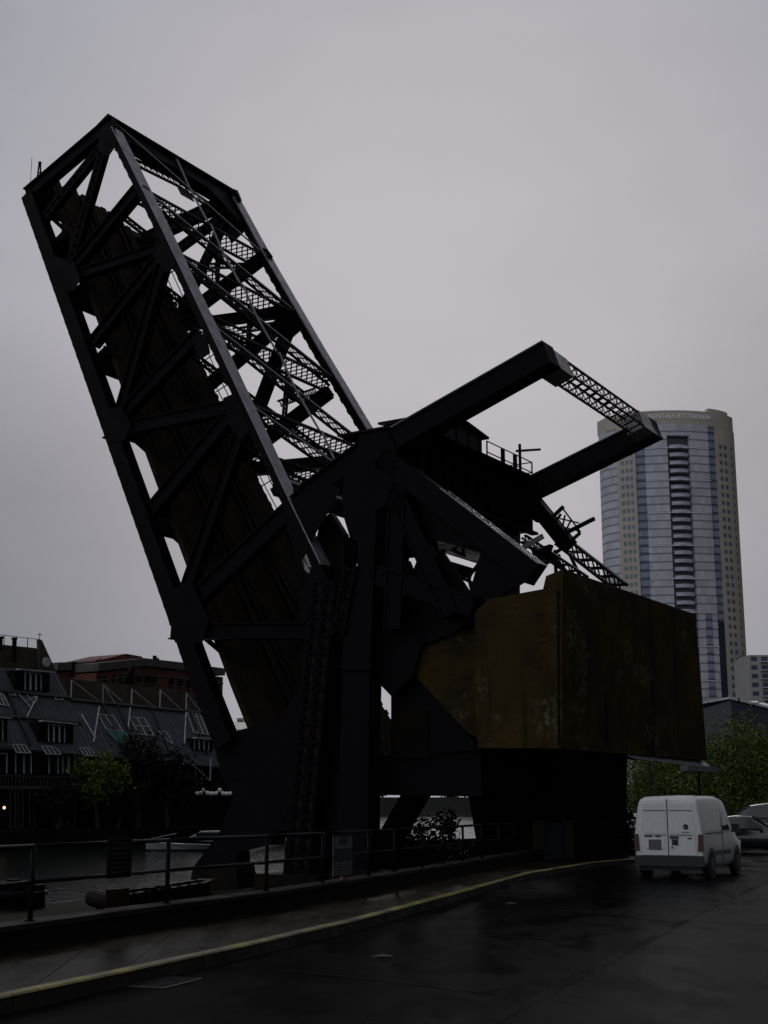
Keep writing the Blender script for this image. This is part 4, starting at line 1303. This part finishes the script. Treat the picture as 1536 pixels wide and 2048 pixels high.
# the lamps stand a little along the bank
lamp0 = None
for i, (x, lab) in enumerate(((407, 'leftmost globe street lamp across the river beside the bridge'), (438, 'middle globe street lamp across the river beside the bridge'), (466, 'right-hand globe street lamp across the river, half hidden by the bridge leg'))):
    p = TP(x, 1640, 43.0); p.z = .1
    if lamp0 is None:
        lamp0 = thing('street_lamp', p, lab, 'street lamp', 'globe lamps on the far bank')
        ht = TP(x, 1590, 43.0).z - .1
        m = MB(); m.cyl(p, p + Z * ht, .09, .06, 8); m.cyl(p, p + Z * .5, .16, .12, 8); m.build('post', M['rail'], lamp0)
        m = MB(); m.beam(p + Z * ht - cR * .6, p + Z * ht + cR * .6, Z, .07, .07); m.build('arm', M['rail'], lamp0)
        for dx, dz in ((-.62, .12), (0, .45), (.62, .12), (-.3, .16), (.3, .16)):
            m = MB(); m.ball(p + Z * (ht + dz) + cR * dx + V((0, -.1, 0)), .2, 10, 8); m.build('globe', M['globe'], lamp0, True)
    else:
        c = copy_tree(lamp0); c.location = p; c['label'] = lab
def boat(px, py, L, label, ang, cabin):
    p = GP(px, py, WATER_Z)
    b = thing('motor_boat', p, label, 'boat', 'boats on the river')
    f = V((math.cos(ang), math.sin(ang), 0)); s = V((-f.y, f.x, 0))
    m = MB(); st_ = []
    for x, hw, zk, zd in ((0, 1.0, -.2, .42), (.3, 1.15, -.25, .42), (.6, 1.05, -.22, .5), (.85, .55, -.1, .60), (1, .03, .25, .68)):
        st_.append([p + f * (x - .5) * L + s * (hw * k) + Z * z for k, z in ((-1, zd), (-.82, .15), (0, zk), (.82, .15), (1, zd))])
    k0 = len(m.v)
    for r in st_: m.v += r
    for i in range(4):
        for j in range(4): m.f.append((k0 + i * 5 + j, k0 + i * 5 + j + 1, k0 + i * 5 + 6 + j, k0 + i * 5 + 5 + j))
        m.f.append((k0 + i * 5, k0 + i * 5 + 5, k0 + i * 5 + 9, k0 + i * 5 + 4))
    m.f.append((0, 1, 2, 3, 4)); m.build('hull', M['boat'], b)
    m = MB(); m.prism([p + f * x * L + Z * z - s * .8 for x, z in cabin], s * 1.6); m.build('cabin', M['boat'], b)
    m = MB(); xs = [c[0] for c in cabin]; zs = [c[1] for c in cabin]
    m.box(p + f * (sum(xs) / len(xs)) * L + Z * (max(zs) - .28), f * (max(xs) - min(xs)) * L * .36, s * .815, Z * .14); m.build('window', M['glass'], b)
    m = MB(); m.cyl(p + f * .45 * L + Z * .9, p + f * .2 * L + Z * 1.25 + s * .6, .02, n=5); m.cyl(p + f * .45 * L + Z * .9, p + f * .2 * L + Z * 1.25 - s * .6, .02, n=5); m.build('bow_rail', M['lightsteel'], b)
boat(392, 1702, 7.2, 'white motor boat with a pointed bow moored across the river', math.pi + .18, [(-.45, .6), (-.42, 1.45), (-.05, 1.4), (.12, .75)])
boat(424, 1680, 7.0, 'cabin cruiser with tall wheelhouse moored behind the white motor boat', math.pi + .1, [(-.3, .6), (-.3, 1.95), (.12, 1.9), (.2, .7)])
m = MB(); p = GP(352, 1684, WATER_Z); m.prism([p + cR * x + Z * z for x, z in ((-1.7, .1), (-1.6, .9), (-.8, 1.25), (1.2, 1.2), (1.7, .7), (1.7, .1))], V((.3, 2.2, 0)))
tag(m.build('covered_boat', M['canvas'], base=p), 'low dark boat under a canvas cover left of the cruiser', 'boat')
# far end of the river: grey wharf wall and low shed
m = MB(); a, b = YP(640, 1633, 520), YP(1010, 1630, 520)
a.z = b.z = WATER_Z - .5
m.prism([a, b, b + Z * 7.5, a + Z * 7.5], V((0, 60, 0)))
tag(m.build('wharf', M['wharf'], base=a), 'grey wharf wall closing the far end of the river under the bridge', 'wharf')
for i, (x, h) in enumerate(((660, 9), (740, 8), (765, 15), (830, 9), (900, 10), (950, 12))):
    p = YP(x, 1606, 560); p.z = 4.5
    tree(p, h + 4, 6.5 if x != 765 else 4.5, M['leafdark'] if x != 765 else M['leaf'], ('tree on the far wharf', 'dim tree above the wharf wall', 'taller tree showing beside the tower post', 'tree over the wharf between the bridge legs', 'round tree above the wharf behind the bush', 'tree at the right end of the wharf')[i], 'trees on the wharf', 3200, .6, 140 + i, .2, .02)

# ------------------------------------------------------------------ the tall tower
TY = 480.0
pc = YP(1345, 1400, TY)
tl, tr_ = YP(1207, 1000, TY), YP(1479, 1000, TY)
ta, tb_ = (tr_.x - tl.x) / 2, 15.0
tcx = (tl.x + tr_.x) / 2 - 1.0
TH = YP(1345, 850, TY - tb_).z
TWR = thing('apartment_tower', V((tcx, TY, 0)), 'tall curved beige and blue glass apartment tower with a banner along its top', 'tower block')
def ell(sn, off=0.0):
    sn = max(-1, min(1, sn)); cs = math.sqrt(1 - sn * sn)
    nx, ny = sn / ta, -cs / tb_
    l = math.hypot(nx, ny)
    return V((tcx + ta * sn + off * nx / l, TY - tb_ * cs + off * ny / l, 0))
FH, Z0 = 2.95, 0.0
NF = int(TH / FH)
def zone(s0, s1, off, mt, name, z0=0, z1=TH, th=1.2, seg=8):
    m = MB()
    ss = [s0 + (s1 - s0) * i / seg for i in range(seg + 1)]
    for a, b in zip(ss[:-1], ss[1:]):
        p, q, r, s = ell(a, off), ell(b, off), ell(b, off - th), ell(a, off - th)
        m.prism([p + Z * z0, q + Z * z0, r + Z * z0, s + Z * z0], Z * (z1 - z0))
    return m.build(name, mt, TWR)
def lines(s0, s1, off, mt, name, parent, every=1, h=.35, seg=6, start=0, z_off=0):
    m = MB()
    for f in range(start, NF, every):
        z = f * FH + z_off
        ss = [s0 + (s1 - s0) * i / seg for i in range(seg + 1)]
        for a, b in zip(ss[:-1], ss[1:]):
            m.prism([ell(a, off) + Z * z, ell(b, off) + Z * z, ell(b, off - .5) + Z * z, ell(a, off - .5) + Z * z], Z * h)
    return m.build(name, mt, parent)
m = MB(); m.prism([V((tcx + (ta - 2.9) * math.cos(2 * math.pi * i / 40), TY + (tb_ - 2.9) * math.sin(2 * math.pi * i / 40), 0)) for i in range(40)], Z * TH); m.build('core', M['stone'], TWR)
zA = zone(-1, -.80, 0, M['towerglass'], 'glass_bay')
zB = zone(-.80, -.56, .3, M['stone'], 'stone_bay')
zC = zone(-.56, -.43, -.1, M['towerjag'], 'glass_bay')
zD = zone(-.43, -.12, .6, M['towerglass'], 'glass_bay', th=2.6)
zE = zone(-.14, .22, -1.6, M['towerdark'], 'dark_bay', 0, TH, 1.6)
zF = zone(.20, .48, .6, M['towerglass'], 'glass_bay', th=2.6)
zG = zone(.48, .60, -.1, M['towerjag'], 'glass_bay')
zone(.30, .40, .66, M['towerjag'], 'glass_bay', 0, TH * .50, 1.0)  # darker reflection on the lower glass, laid in as an extra bay
zone(.485, .595, .02, M['towerdark'], 'dark_bay', 0, TH * .48, 1.0)  # dark reflected patch painted as a bay of its own
zH = zone(.60, .95, .3, M['stone'], 'stone_bay')
zI = zone(.95, 1, 0, M['towerglass'], 'glass_bay')
for f in range(3, NF, 4):
    m = MB(); z = f * FH
    for a, b in zip([-.43 + .91 * i / 12 for i in range(12)], [-.43 + .91 * (i + 1) / 12 for i in range(12)]):
        m.prism([ell(a, .95) + Z * z, ell(b, .95) + Z * z, ell(b, .5) + Z * z, ell(a, .5) + Z * z], Z * .32)
    m.build('white_strip', M['strip'], TWR)
zone(-1, .93, .35, M['stone'], 'parapet', TH, TH + 5.4, 1.0, 20)
zone(-.12, .20, .55, M['towerglass'], 'glass_bay', TH - 4, TH, 2.1)
zone(-.35, .18, -6, M['stone'], 'plant_room', TH, TH + 7.0, 2, 6)
zone(.55, .9, -1, M['stone'], 'plant_room', TH, TH + 7.2, 2, 6)
m = MB(); m.prism([ell(s, -.8) + Z * (TH + .5) for s in [-1 + i * .1 for i in range(21)]], Z * .4)
m.build('roof', M['membrane'], TWR)
for f in range(1, NF - 1):           # one curved balcony per floor in the dark bay
    m = MB(); z = f * FH
    ss = [-.09 + .26 * i / 8 for i in range(9)]
    for i, (a, b) in enumerate(zip(ss[:-1], ss[1:])):
        oa, ob = [.1 + 1.0 * math.sin(math.pi * (k / 8)) for k in (i, i + 1)]
        m.prism([ell(a, oa) + Z * z, ell(b, ob) + Z * z, ell(b, -1.6) + Z * z, ell(a, -1.6) + Z * z], Z * 1.25)
    m.build('balcony', M['balcony'], TWR)
wl_ = []
for f in range(NF - 2, 0, -1):
    for s0, s1 in ((-.755, -.715), (-.695, -.655), (-.635, -.60), (.655, .70), (.735, .78), (.86, .885)):
        wl_.append((f, s0, s1))
vis = [w_ for w_ in wl_ if w_[1] > 0][:100]
rest = [w_ for w_ in wl_ if w_ not in vis]
def twin(m, f, s0, s1):
    z = f * FH + .9
    m.prism([ell(s0, .33) + Z * z, ell(s1, .33) + Z * z, ell(s1, .1) + Z * z, ell(s0, .1) + Z * z], Z * 1.5)
for w_ in vis:
    m = MB(); twin(m, *w_); m.build('window', M['towerpane'] if w_[0] > 12 else M['towerdark'], TWR)
m = MB()
for w_ in rest: twin(m, *w_)
o = m.build('window_field', M['towerpane'], TWR); o['kind'] = 'stuff'
# banner lettering along the parapet
def text_mesh(txt, size, mtx, mt, name, parent=None, ext=.02, place=None):
    cu = bpy.data.curves.new(name, 'FONT'); cu.body = txt; cu.size = size; cu.extrude = ext; cu.offset = .035; cu.align_x = 'LEFT'
    ob = bpy.data.objects.new(name, cu); COL.objects.link(ob)
    dg = bpy.context.evaluated_depsgraph_get(); dg.update()
    me = bpy.data.meshes.new_from_object(ob.evaluated_get(dg))
    COL.objects.unlink(ob); bpy.data.objects.remove(ob)
    root = parent
    o0 = V(root.location) if root is not None else V((0, 0, 0))
    for v in me.vertices: v.co = place(v.co) - o0
    me.materials.clear(); me.materials.append(mt); me.name = name
    r = bpy.data.objects.new(name, me); COL.objects.link(r); r.parent = parent
    return r
arc0 = -.155
def onarc(co):
    # march along the curved parapet, co.x metres from the start
    s, left = arc0, co.x
    st_ = 1 if left > 0 else -1
    while left * st_ > 1e-6:
        k = min(.6, left * st_); cs = math.sqrt(max(.05, 1 - s * s))
        s += st_ * k / math.hypot(ta, tb_ * s / cs); left -= st_ * k
    return ell(s, .55 + co.z) + Z * (TH + 2.4 + co.y)
m_t = mat('banner_letters', (0.90, 0.91, 0.93), 0.5)
text_mesh('RENTALS 877.708.8484', 2.3, None, m_t, 'banner_lettering', TWR, .05, lambda co: onarc(co + V((-5.2, 0, 0))))

# low buildings below the tower
p = YP(1440, 1500, 150); p.z = 0
LB = thing('blue_shed', p, 'low dark blue building with a pale sloping roof at the right edge', 'building')
m = MB(); a, b = YP(1462, 1400, 150), YP(1640, 1446, 150)
m.prism([a, b, low(b, 0), low(a, 0)], V((0, 25, 0))); m.build('wall', M['bluewall'], LB)
m = MB(); m.prism([a + V((-.2, -.3, .1)), b + V((.3, -.3, .1)), b + V((.3, 26, 4.2)), a + V((-.2, 26, 1.0))], Z * .25); m.build('roof', M['membrane'], LB)
m = MB(); q = YP(1478, 1403, 149.6); m.cyl(q, q + Z * .4, .08, n=6); m.build('vent_pipe', M['rail'], LB)
m = MB(); m.beam(YP(1508, 1408, 149.5), YP(1536, 1399, 155), Z, .12, .12); m.build('roof_seam', M['bluemetal'], LB)
p = YP(1430, 1500, 190); p.z = 0
GB = thing('grey_hall', p, 'low hall with grey corrugated fascia below the tall tower', 'building')
m = MB(); a, b = YP(1380, 1421, 190), YP(1475, 1421, 190); m.prism([a, b, low(b, 0), low(a, 0)], V((0, 20, 0))); m.build('wall', M['bluewall'], GB)
m = MB(); a, b = YP(1380, 1396, 189.6), YP(1475, 1395, 189.6); m.prism([a, b, b - Z * 1.9, a - Z * 1.9], V((0, 20.4, 0))); m.build('fascia', M['palewall'], GB)
m = MB()
p = YP(1398, 1560, 62); p.z = 0
KS = thing('canopy_shelter', p, 'small flat canopy on a post under the far corner of the counterweight', 'shelter')
t0, t1 = YP(1368, 1534, 62), YP(1426, 1543, 62)
m.box((t0 + t1) / 2, V(((t1.x - t0.x) / 2, 0, -.05)), V((0, .8, 0)), Z * .13); m.build('roof', M['signboard'], KS)
m = MB(); m.cyl(p, V((p.x, p.y, t0.z)), .05, n=8); m.build('post', M['rail'], KS)
# dark poles by the trees
for i, (x, y0, y1) in enumerate(((1303, 1640, 1525), (1458, 1650, 1585))):
    a, b = YP(x, y0, 66), YP(x, y1, 66); a.z = 0
    m = MB(); m.cyl(a, V((a.x, a.y, b.z)), .09, .07, 8)
    m.cyl(V((a.x, a.y, b.z)), V((a.x, a.y, b.z + .12)), .11, .03, 8)
    tag(m.build('bollard_post' if i else 'utility_pole', M['bark'], base=a), ('dark utility pole under the counterweight left of the van', 'short dark post by the parked cars')[i], 'pole')

# ------------------------------------------------------------------ vehicles
def wheel(parent, c, ax, r, w_):
    m = MB(); m.cyl(c - ax * (w_ / 2), c + ax * (w_ / 2), r, n=24)
    t = m.build('wheel', M['rubber'], parent)
    m = MB(); m.cyl(c + ax * (w_ / 2 - .01), c + ax * (w_ / 2 + .015), r * .62, r * .55, 20); m.build('hub_cap', M['hub'], t)
    return t
def loft(m, sts):
    n = len(sts[0]); k = len(m.v)
    for r in sts: m.v += r
    for i in range(len(sts) - 1):
        for j in range(n):
            l = (j + 1) % n
            m.f.append((k + i * n + j, k + i * n + l, k + (i + 1) * n + l, k + (i + 1) * n + j))
    m.f.append(tuple(range(k + n - 1, k - 1, -1))); m.f.append(tuple(range(k + (len(sts) - 1) * n, k + len(sts) * n)))
def build_van():
    c = (GP(1296, 1753, 0) + GP(1421, 1756, 0)) / 2
    hd = RAD(27.0)
    f = V((math.sin(hd), math.cos(hd), 0)); s = V((math.cos(hd), -math.sin(hd), 0))
    o = c - f * .85; o.z = 0
    van = thing('delivery_van', o, 'white panel van with twin rear doors parked by the kerb', 'van')
    P = lambda x, y, z: o + f * x + s * y + Z * z
    def ring(x, zr, zb, k=1.0, shrink=0.0):
        half = [(.80 * k, zb), (.885 * k, zb + .12), (.90 * k, zb + .55), (.885 * k, min(zr - .25, 1.15)), (.80 * k - shrink, max(zr - .22, 1.0)), (.74 * k - shrink, zr - .07), (.62 * k - shrink, zr), (0, zr + .02)]
        return [P(x, y, z) for y, z in half] + [P(x, -y, z) for y, z in reversed(half[:-1])]
    m = MB()
    loft(m, [ring(0, 1.93, .42, .965, .01), ring(.05, 1.99, .36, .985), ring(.14, 2.03, .30), ring(1.2, 2.06, .28), ring(2.3, 2.05, .28), ring(2.85, 2.00, .28),
             ring(3.15, 1.80, .28, 1, .02), ring(3.55, 1.36, .28, 1, .06), ring(3.72, 1.20, .28, 1, -.02), ring(4.25, 1.06, .30, .97, .03), ring(4.45, .90, .36, .90, .05)])
    body = m.build('body', M['vanpaint'], van, True)
    me = body.data
    bv = body.modifiers.new('bevel', 'BEVEL'); bv.width = .03; bv.segments = 2; bv.limit_method = 'ANGLE'; bv.angle_limit = RAD(35)
    # rear doors: two leaves with an embossed upper panel
    for k in (-1, 1):
        m = MB()
        x0, x1 = (.012, .70) if k > 0 else (-.70, -.012)
        def rq(y0, y1, z0, z1, t0, t1, taper=.04):
            m.prism([P(-t0, y0, z0), P(-t0, y1, z0), P(-t0 + .004, y1 - (taper if y1 > .3 else 0) , z1), P(-t0 + .004, y0 + (taper if y0 < -.3 else 0), z1)], f * t1)
        rq(x0, x1, .58, 1.86, .022, .05, .06)
        dr = m.build('rear_door', M['vanpaint'], van)
        m = MB()
        y0, y1 = (.07, .60) if k > 0 else (-.60, -.07)
        m.prism([P(-.030, y0, 1.12), P(-.030, y1, 1.12), P(-.026, y1 - .03 * (k > 0), 1.66), P(-.026, y0 + .03 * (k < 0), 1.66)], f * .02)
        m.build('pressed_panel', M['vanpaint'], dr)
        m = MB(); m.beam(P(-.032, y0 - .03, 1.69), P(-.032, y1 + .03, 1.69), Z, .012, .012)
        m.beam(P(-.032, y0 - .03, 1.08), P(-.032, y1 + .03, 1.08), Z, .012, .012); m.build('panel_groove', M['blackplastic'], dr)
        if k > 0:
            m = MB(); m.box(P(-.035, .16, 1.02), s * .11, f * .012, Z * .03); m.box(P(-.035, .18, .90), s * .075, f * .012, Z * .07); m.build('handle', M['blackplastic'], dr)
            m = MB(); m.cyl(P(-.03, .10, .77), P(-.045, .10, .77), .025, n=10); m.build('lock', M['blackplastic'], dr)
            m = MB(); m.cyl(P(-.028, .47, 1.28), P(-.036, .47, 1.28), .07, n=16); m.build('emblem', M['signdark'], dr)
            m = MB(); m.cyl(P(-.036, .45, 1.27), P(-.039, .45, 1.27), .035, n=12); m.build('emblem_mark', M['platebg'], dr)
            m = MB(); m.box(P(-.031, .46, 1.15), s * .1, f * .004, Z * .008); m.build('caption_line', M['hub'], dr)
            m = MB(); m.box(P(-.035, .56, 1.00), s * .05, f * .006, Z * .014); m.build('badge', M['blackplastic'], dr)
        else:
            m = MB(); m.box(P(-.030, -.36, .87), s * .27, f * .006, Z * .12); m.build('plate_recess', M['vanpaint'], dr)
            m = MB(); m.box(P(-.037, -.34, .84), s * .165, f * .006, Z * .125); m.build('licence_plate', M['platebg'], dr)
            m = MB()
            for (yc, hw) in ((-.51, .10), (-.26, .07)): m.box(P(-.034, yc, 1.045), s * hw, f * .006, Z * .016)
            m.build('badge', M['blackplastic'], dr)
    m = MB(); m.beam(P(-.024, 0, .56), P(-.024, 0, 1.98), s, .014, .02); m.build('door_gap', M['blackplastic'], van)
    for k in (-1, 1):
        m = MB(); m.prism([P(-.03, .755 * k, .68), P(-.03, .885 * k, .68), P(-.02, .885 * k, 1.10), P(-.02, .775 * k, 1.10)], f * .14); m.build('tail_lamp', M['taillamp'], van)
    m = MB(); m.box(P(.0, 0, .44), s * .88, f * .10, Z * .13); m.box(P(-.02, 0, .53), s * .84, f * .06, Z * .02); m.build('bumper', M['blackplastic'], van)
    m = MB(); m.box(P(2.0, 0, .30), s * .78, f * 1.9, Z * .10); m.build('underbody', M['blackplastic'], van)
    # right side: panel pressing, sliding-door gap, cab window, sill trim, mirror
    for sd in (1, -1):
        m = MB(); m.prism([P(.45, sd * .893, 1.18), P(1.95, sd * .893, 1.18), P(1.95, sd * .812, 1.74), P(.52, sd * .812, 1.74)], -s * sd * .02); m.build('side_panel', M['vanpaint'], van)
        m = MB(); m.prism([P(2.12, sd * .893, 1.18), P(3.22, sd * .885, 1.18), P(2.92, sd * .80, 1.74), P(2.16, sd * .816, 1.74)], -s * sd * .02); m.build('cab_window', M['glass'], van)
        m = MB(); m.box(P(1.85, sd * .905, .62), f * 1.05, s * .008, Z * .05); m.build('side_trim', M['blackplastic'], van)
        m = MB(); m.box(P(2.04, sd * .902, 1.0), f * .008, s * .006, Z * .62); m.box(P(1.1, sd * .903, 1.12), f * .9, s * .006, Z * .012); m.build('door_gap', M['blackplastic'], van)
        m = MB(); m.box(P(3.08, sd * 1.02, 1.22), f * .06, s * .10, Z * .11); m.build('mirror', M['blackplastic'], van)
        for x in (.78, 3.62):
            m = MB(); m.cyl(P(x, sd * .80, .36), P(x, sd * .906, .36), .40, n=24); m.build('wheel_arch', M['blackplastic'], van)
            wheel(van, P(x, sd * .82, .32), s * sd, .32, .20)
    m = MB(); m.prism([P(2.95, -.66, 1.93), P(2.95, .66, 1.93), P(3.60, .76, 1.31), P(3.60, -.76, 1.31)], (f * .5 + Z * .5) * .03); m.build('windscreen', M['glass'], van)
    m = MB(); m.beam(P(.35, .60, 2.045), P(2.6, .60, 2.06), s, .03, .02); m.build('roof_rib', M['vanpaint'], van)
build_van()
def build_car(px, py, hd, label, L=4.4, loc=None):
    o = GP(px, py, 0); o.z = 0
    f = V((math.sin(hd), math.cos(hd), 0)); s = V((math.cos(hd), -math.sin(hd), 0))
    car = thing('parked_car', o, label, 'car', 'cars parked beyond the van')
    P = lambda x, y, z: o + f * x + s * y + Z * z
    def ring(x, zr, hw, zt=None, tw=None):
        half = [(hw * .92, .22), (hw, .36), (hw, .68), (hw * .96, .84), ((tw or hw * .9), zr - .05), ((tw or hw * .9) * .8, zr), (0, zr + .02)]
        return [P(x, y, z) for y, z in half] + [P(x, -y, z) for y, z in reversed(half[:-1])]
    m = MB()
    loft(m, [ring(-2.2, .80, .74), ring(-2.05, .93, .84), ring(-1.55, 1.0, .88), ring(-.95, 1.38, .89, tw=.62), ring(-.3, 1.45, .90, tw=.64), ring(.35, 1.42, .90, tw=.63), ring(1.05, 1.0, .89), ring(1.75, .90, .87), ring(2.1, .76, .80), ring(2.22, .62, .72)])
    m.build('body', M['carpaint'], car, True)
    wm_ = [P(.38, -.58, 1.42), P(.38, .58, 1.42), P(1.02, .74, 1.02), P(1.02, -.74, 1.02)]
    m = MB(); m.prism(wm_, (f * .5 + Z * .6) * .04); m.build('windscreen', M['glass'], car)
    m = MB(); m.prism([P(-.98, -.56, 1.38), P(-.98, .56, 1.38), P(-1.5, .74, 1.02), P(-1.5, -.74, 1.02)], (-f * .5 + Z * .6) * .04); m.build('rear_window', M['glass'], car)
    for sd in (1, -1):
        m = MB(); m.prism([P(-1.2, sd * .87, .96), P(.85, sd * .88, .96), P(.30, sd * .66, 1.38), P(-.85, sd * .66, 1.36)], s * sd * .012); m.build('side_window', M['glass'], car)
        m = MB(); m.box(P(2.12, sd * .56, .68), f * .08, s * .16, Z * .07); m.build('headlight', M['boat'], car)
        m = MB(); m.box(P(.75, sd * .98, 1.0), f * .06, s * .1, Z * .07); m.build('mirror', M['carpaint'], car)
        for x in (-1.35, 1.38):
            wheel(car, P(x, sd * .80, .31), s * sd, .31, .2)
    m = MB(); m.box(P(2.2, 0, .42), f * .03, s * .5, Z * .09); m.build('grille', M['blackplastic'], car)
    return car
build_car(1492, 1706, RAD(112), 'dark car with a wet bonnet parked nose-out just beyond the white van')
c_ = build_car(1562, 1692, RAD(116), 'taller dark car behind the wet-bonneted one at the right frame edge')
c_.scale = (1.25, 1.25, 1.36)

# ------------------------------------------------------------------ signs, gate, dock and small things
def notice(xc, y0, y1, wpx, label, dark, lines_, face, col=None):
    base = wall_at(xc)
    d = (base - V((0, 0, base.z))).length
    sc = d / FPX * 1.02
    wdt, hgt = wpx * sc, (y1 - y0) * sc
    f = V((-base.x, -base.y, 0)).normalized()
    wdir = (wallb[3] - wallb[2]).normalized()
    nrm = V((wdir.y, -wdir.x, 0))
    c = V((*(base + nrm * .07).xy, 0)); c.z = EYE - ((y0 + y1) / 2 - HOR) * sc
    o = thing('notice_board', V((c.x, c.y, .46)), label, 'sign')
    m = MB(); m.box(c, wdir * (wdt / 2 / max(.5, abs(wdir.dot(V((-f.y, f.x, 0)))))), nrm * .012, Z * (hgt / 2)); m.build('panel', face, o)
    ww = wdt / 2 / max(.5, abs(wdir.dot(V((-f.y, f.x, 0)))))
    m = MB()
    for k in (-1, 1): m.box(c + wdir * (ww * .96 * k) + nrm * .015, wdir * .012, nrm * .008, Z * hgt * .5)
    for k in (-1, 1): m.box(c + Z * (hgt * .485 * k) + nrm * .015, wdir * ww, nrm * .008, Z * .012)
    m.build('frame', M['rail'], o)
    for (zc, zh, a) in dark:
        m = MB(); m.box(c + Z * (hgt * zc) + nrm * .016, wdir * (ww * a), nrm * .004, Z * (hgt * zh)); m.build('printed_block', M['signdark'], o)
    m = MB()
    for zc in lines_: m.box(c + Z * (hgt * zc) + nrm * .016, wdir * (ww * .72), nrm * .003, Z * .008)
    m.build('printed_line', M['signdark'], o)
    return o, c, ww, wdir, nrm
notice(697, 1666, 1742, 46, 'pale notice board with a dark panel fixed to the railing below the tower', [(.35, .09, .42), (.02, .16, .78)], [-.22, -.28, -.34, -.40], M['signboard'])
o, c, ww, wd_, nr = notice(252, 1672, 1742, 42, 'dim striped notice board on the railing at the left', [], [.38, .25, .12, 0, -.12, -.25, -.36], M['wall'])
m = MB(); m.box(c - Z * .50 + nr * .004, wd_ * (ww * .98), nr * .01, Z * .11); m.build('red_label', M['dullred'], o)
p = wall_at(704); m = MB(); m.cyl(p + V((0, -.1, 0)), p + V((0, -.1, .06)), .07, .05, 10)
tag(m.build('reflector', M['orange'], base=p), 'small orange reflector on the wall top below the pale notice board', 'reflector')
# gate between two stone posts
g0, g1 = GP(1078, 1727, 0), GP(1138, 1725, 0)
GT = thing('yard_gate', g0, 'sheet steel yard gate between two pale posts left of the shrubs', 'gate')
for p in (g0, g1):
    m = MB(); m.box(V((p.x, p.y, .62)), V((.16, 0, 0)), V((0, .16, 0)), Z * .66); m.box(V((p.x, p.y, 1.32)), V((.19, 0, 0)), V((0, .19, 0)), Z * .05); m.build('post', M['concrete'], GT)
m = MB(); e = g1 - g0
for i in range(14): m.box(g0 + e * ((i + 1.2) / 15.6) + V((0, .05, .68)), e.normalized() * .055, V((0, .015, 0)), Z * .58)
m.beam(g0 + V((.2, .08, .3)), g1 + V((-.2, .08, .3)), Z, .06, .04); m.beam(g0 + V((.2, .08, 1.1)), g1 + V((-.2, .08, 1.1)), Z, .06, .04)
m.build('gate_leaf', M['bluewall'], GT)
# timber dock and mooring piles by the river
DK = thing('timber_dock', TW(-8.8, -3.5, QUAY_Z), 'dark timber dock with fender logs at the water behind the railing', 'dock')
m = MB(); a, b = GP(215, 1812, -.62), GP(395, 1782, -.62)
for i in range(3): m.beam(a + V((0, i * .9, 0)), b + V((0, i * .9, 0)), Z, .34, .30)
for i in range(9): m.beam(a.lerp(b, i / 8) + V((0, -.3, .2)), a.lerp(b, i / 8) + V((0, 2.2, .2)), Z, .08, .5)
m.build('deck', M['wood'], DK)
for px, py in ((205, 1818), (245, 1810), (300, 1800), (330, 1795)):
    p = GP(px, py, -.6); m = MB(); m.cyl(V((p.x, p.y, -2.5)), V((p.x, p.y, -.28)), .17, .15, 10); m.build('pile', M['wood'], DK)
m = MB(); a, b = GP(186, 1796, -.35), GP(240, 1808, -.35); m.cyl(a, b, .2, n=12); m.build('fender_log', M['wood'], DK)
p = GP(24, 1838, -1.0)
DP = thing('mooring_dolphin', V((p.x, p.y, WATER_Z)), 'black cluster of mooring piles at the left frame edge', 'mooring')
for i, (dx, dy) in enumerate(((0, 0), (.36, .1), (-.36, .05), (.18, .36), (-.2, .36), (.6, .3), (-.7, .2))):
    m = MB(); b = V((p.x + dx, p.y + dy, -2.6)); m.cyl(b, V((p.x + dx * .9, p.y + dy * .9, -.02 - .03 * i)), .2, .19, 10); m.build('pile', M['wood'], DP)
m = MB(); m.cyl(V((p.x, p.y + .15, -.42)), V((p.x, p.y + .15, -.32)), .82, n=20); m.build('band', M['rail'], DP)
# storm drain and litter on the road
m = MB(); a = GP(330, 1966, 0.0); d = (kerb[4] - kerb[2]).normalized(); nn = V((d.y, -d.x, 0))
m.box(z_(a, .006), d * .42, nn * .22, Z * .004)
DR = tag(m.build('storm_drain', M['blackplastic'], base=z_(a, 0)), 'dark storm drain grate in the gutter beside the yellow kerb', 'drain')
m = MB()
for i in range(9): m.box(z_(a, .013) + d * (-.36 + i * .09), d * .012, nn * .2, Z * .004)
g = m.build('grate_bar', M['rail']); 
for v in g.data.vertices: v.co = v.co - V((a.x, a.y, 0))
g.location = (0, 0, 0); g.parent = DR
for i, (x, y, lab) in enumerate(((1022, 1808, 'scrap of white paper on the wet road towards the kerb'), (765, 1914, 'small scrap of pale litter on the wet road in the middle foreground'))):
    p = GP(x, y, .006); m = MB()
    m.prism([p + V(q) for q in ((-.12, 0, .002), (-.02, -.02, .03), (.1, .0, .012), (.13, .05, .004), (0, .06, .02), (-.1, .05, .004))], Z * .003)
    tag(m.build('litter', M['white'], base=p), lab, 'litter', 'litter on the road')
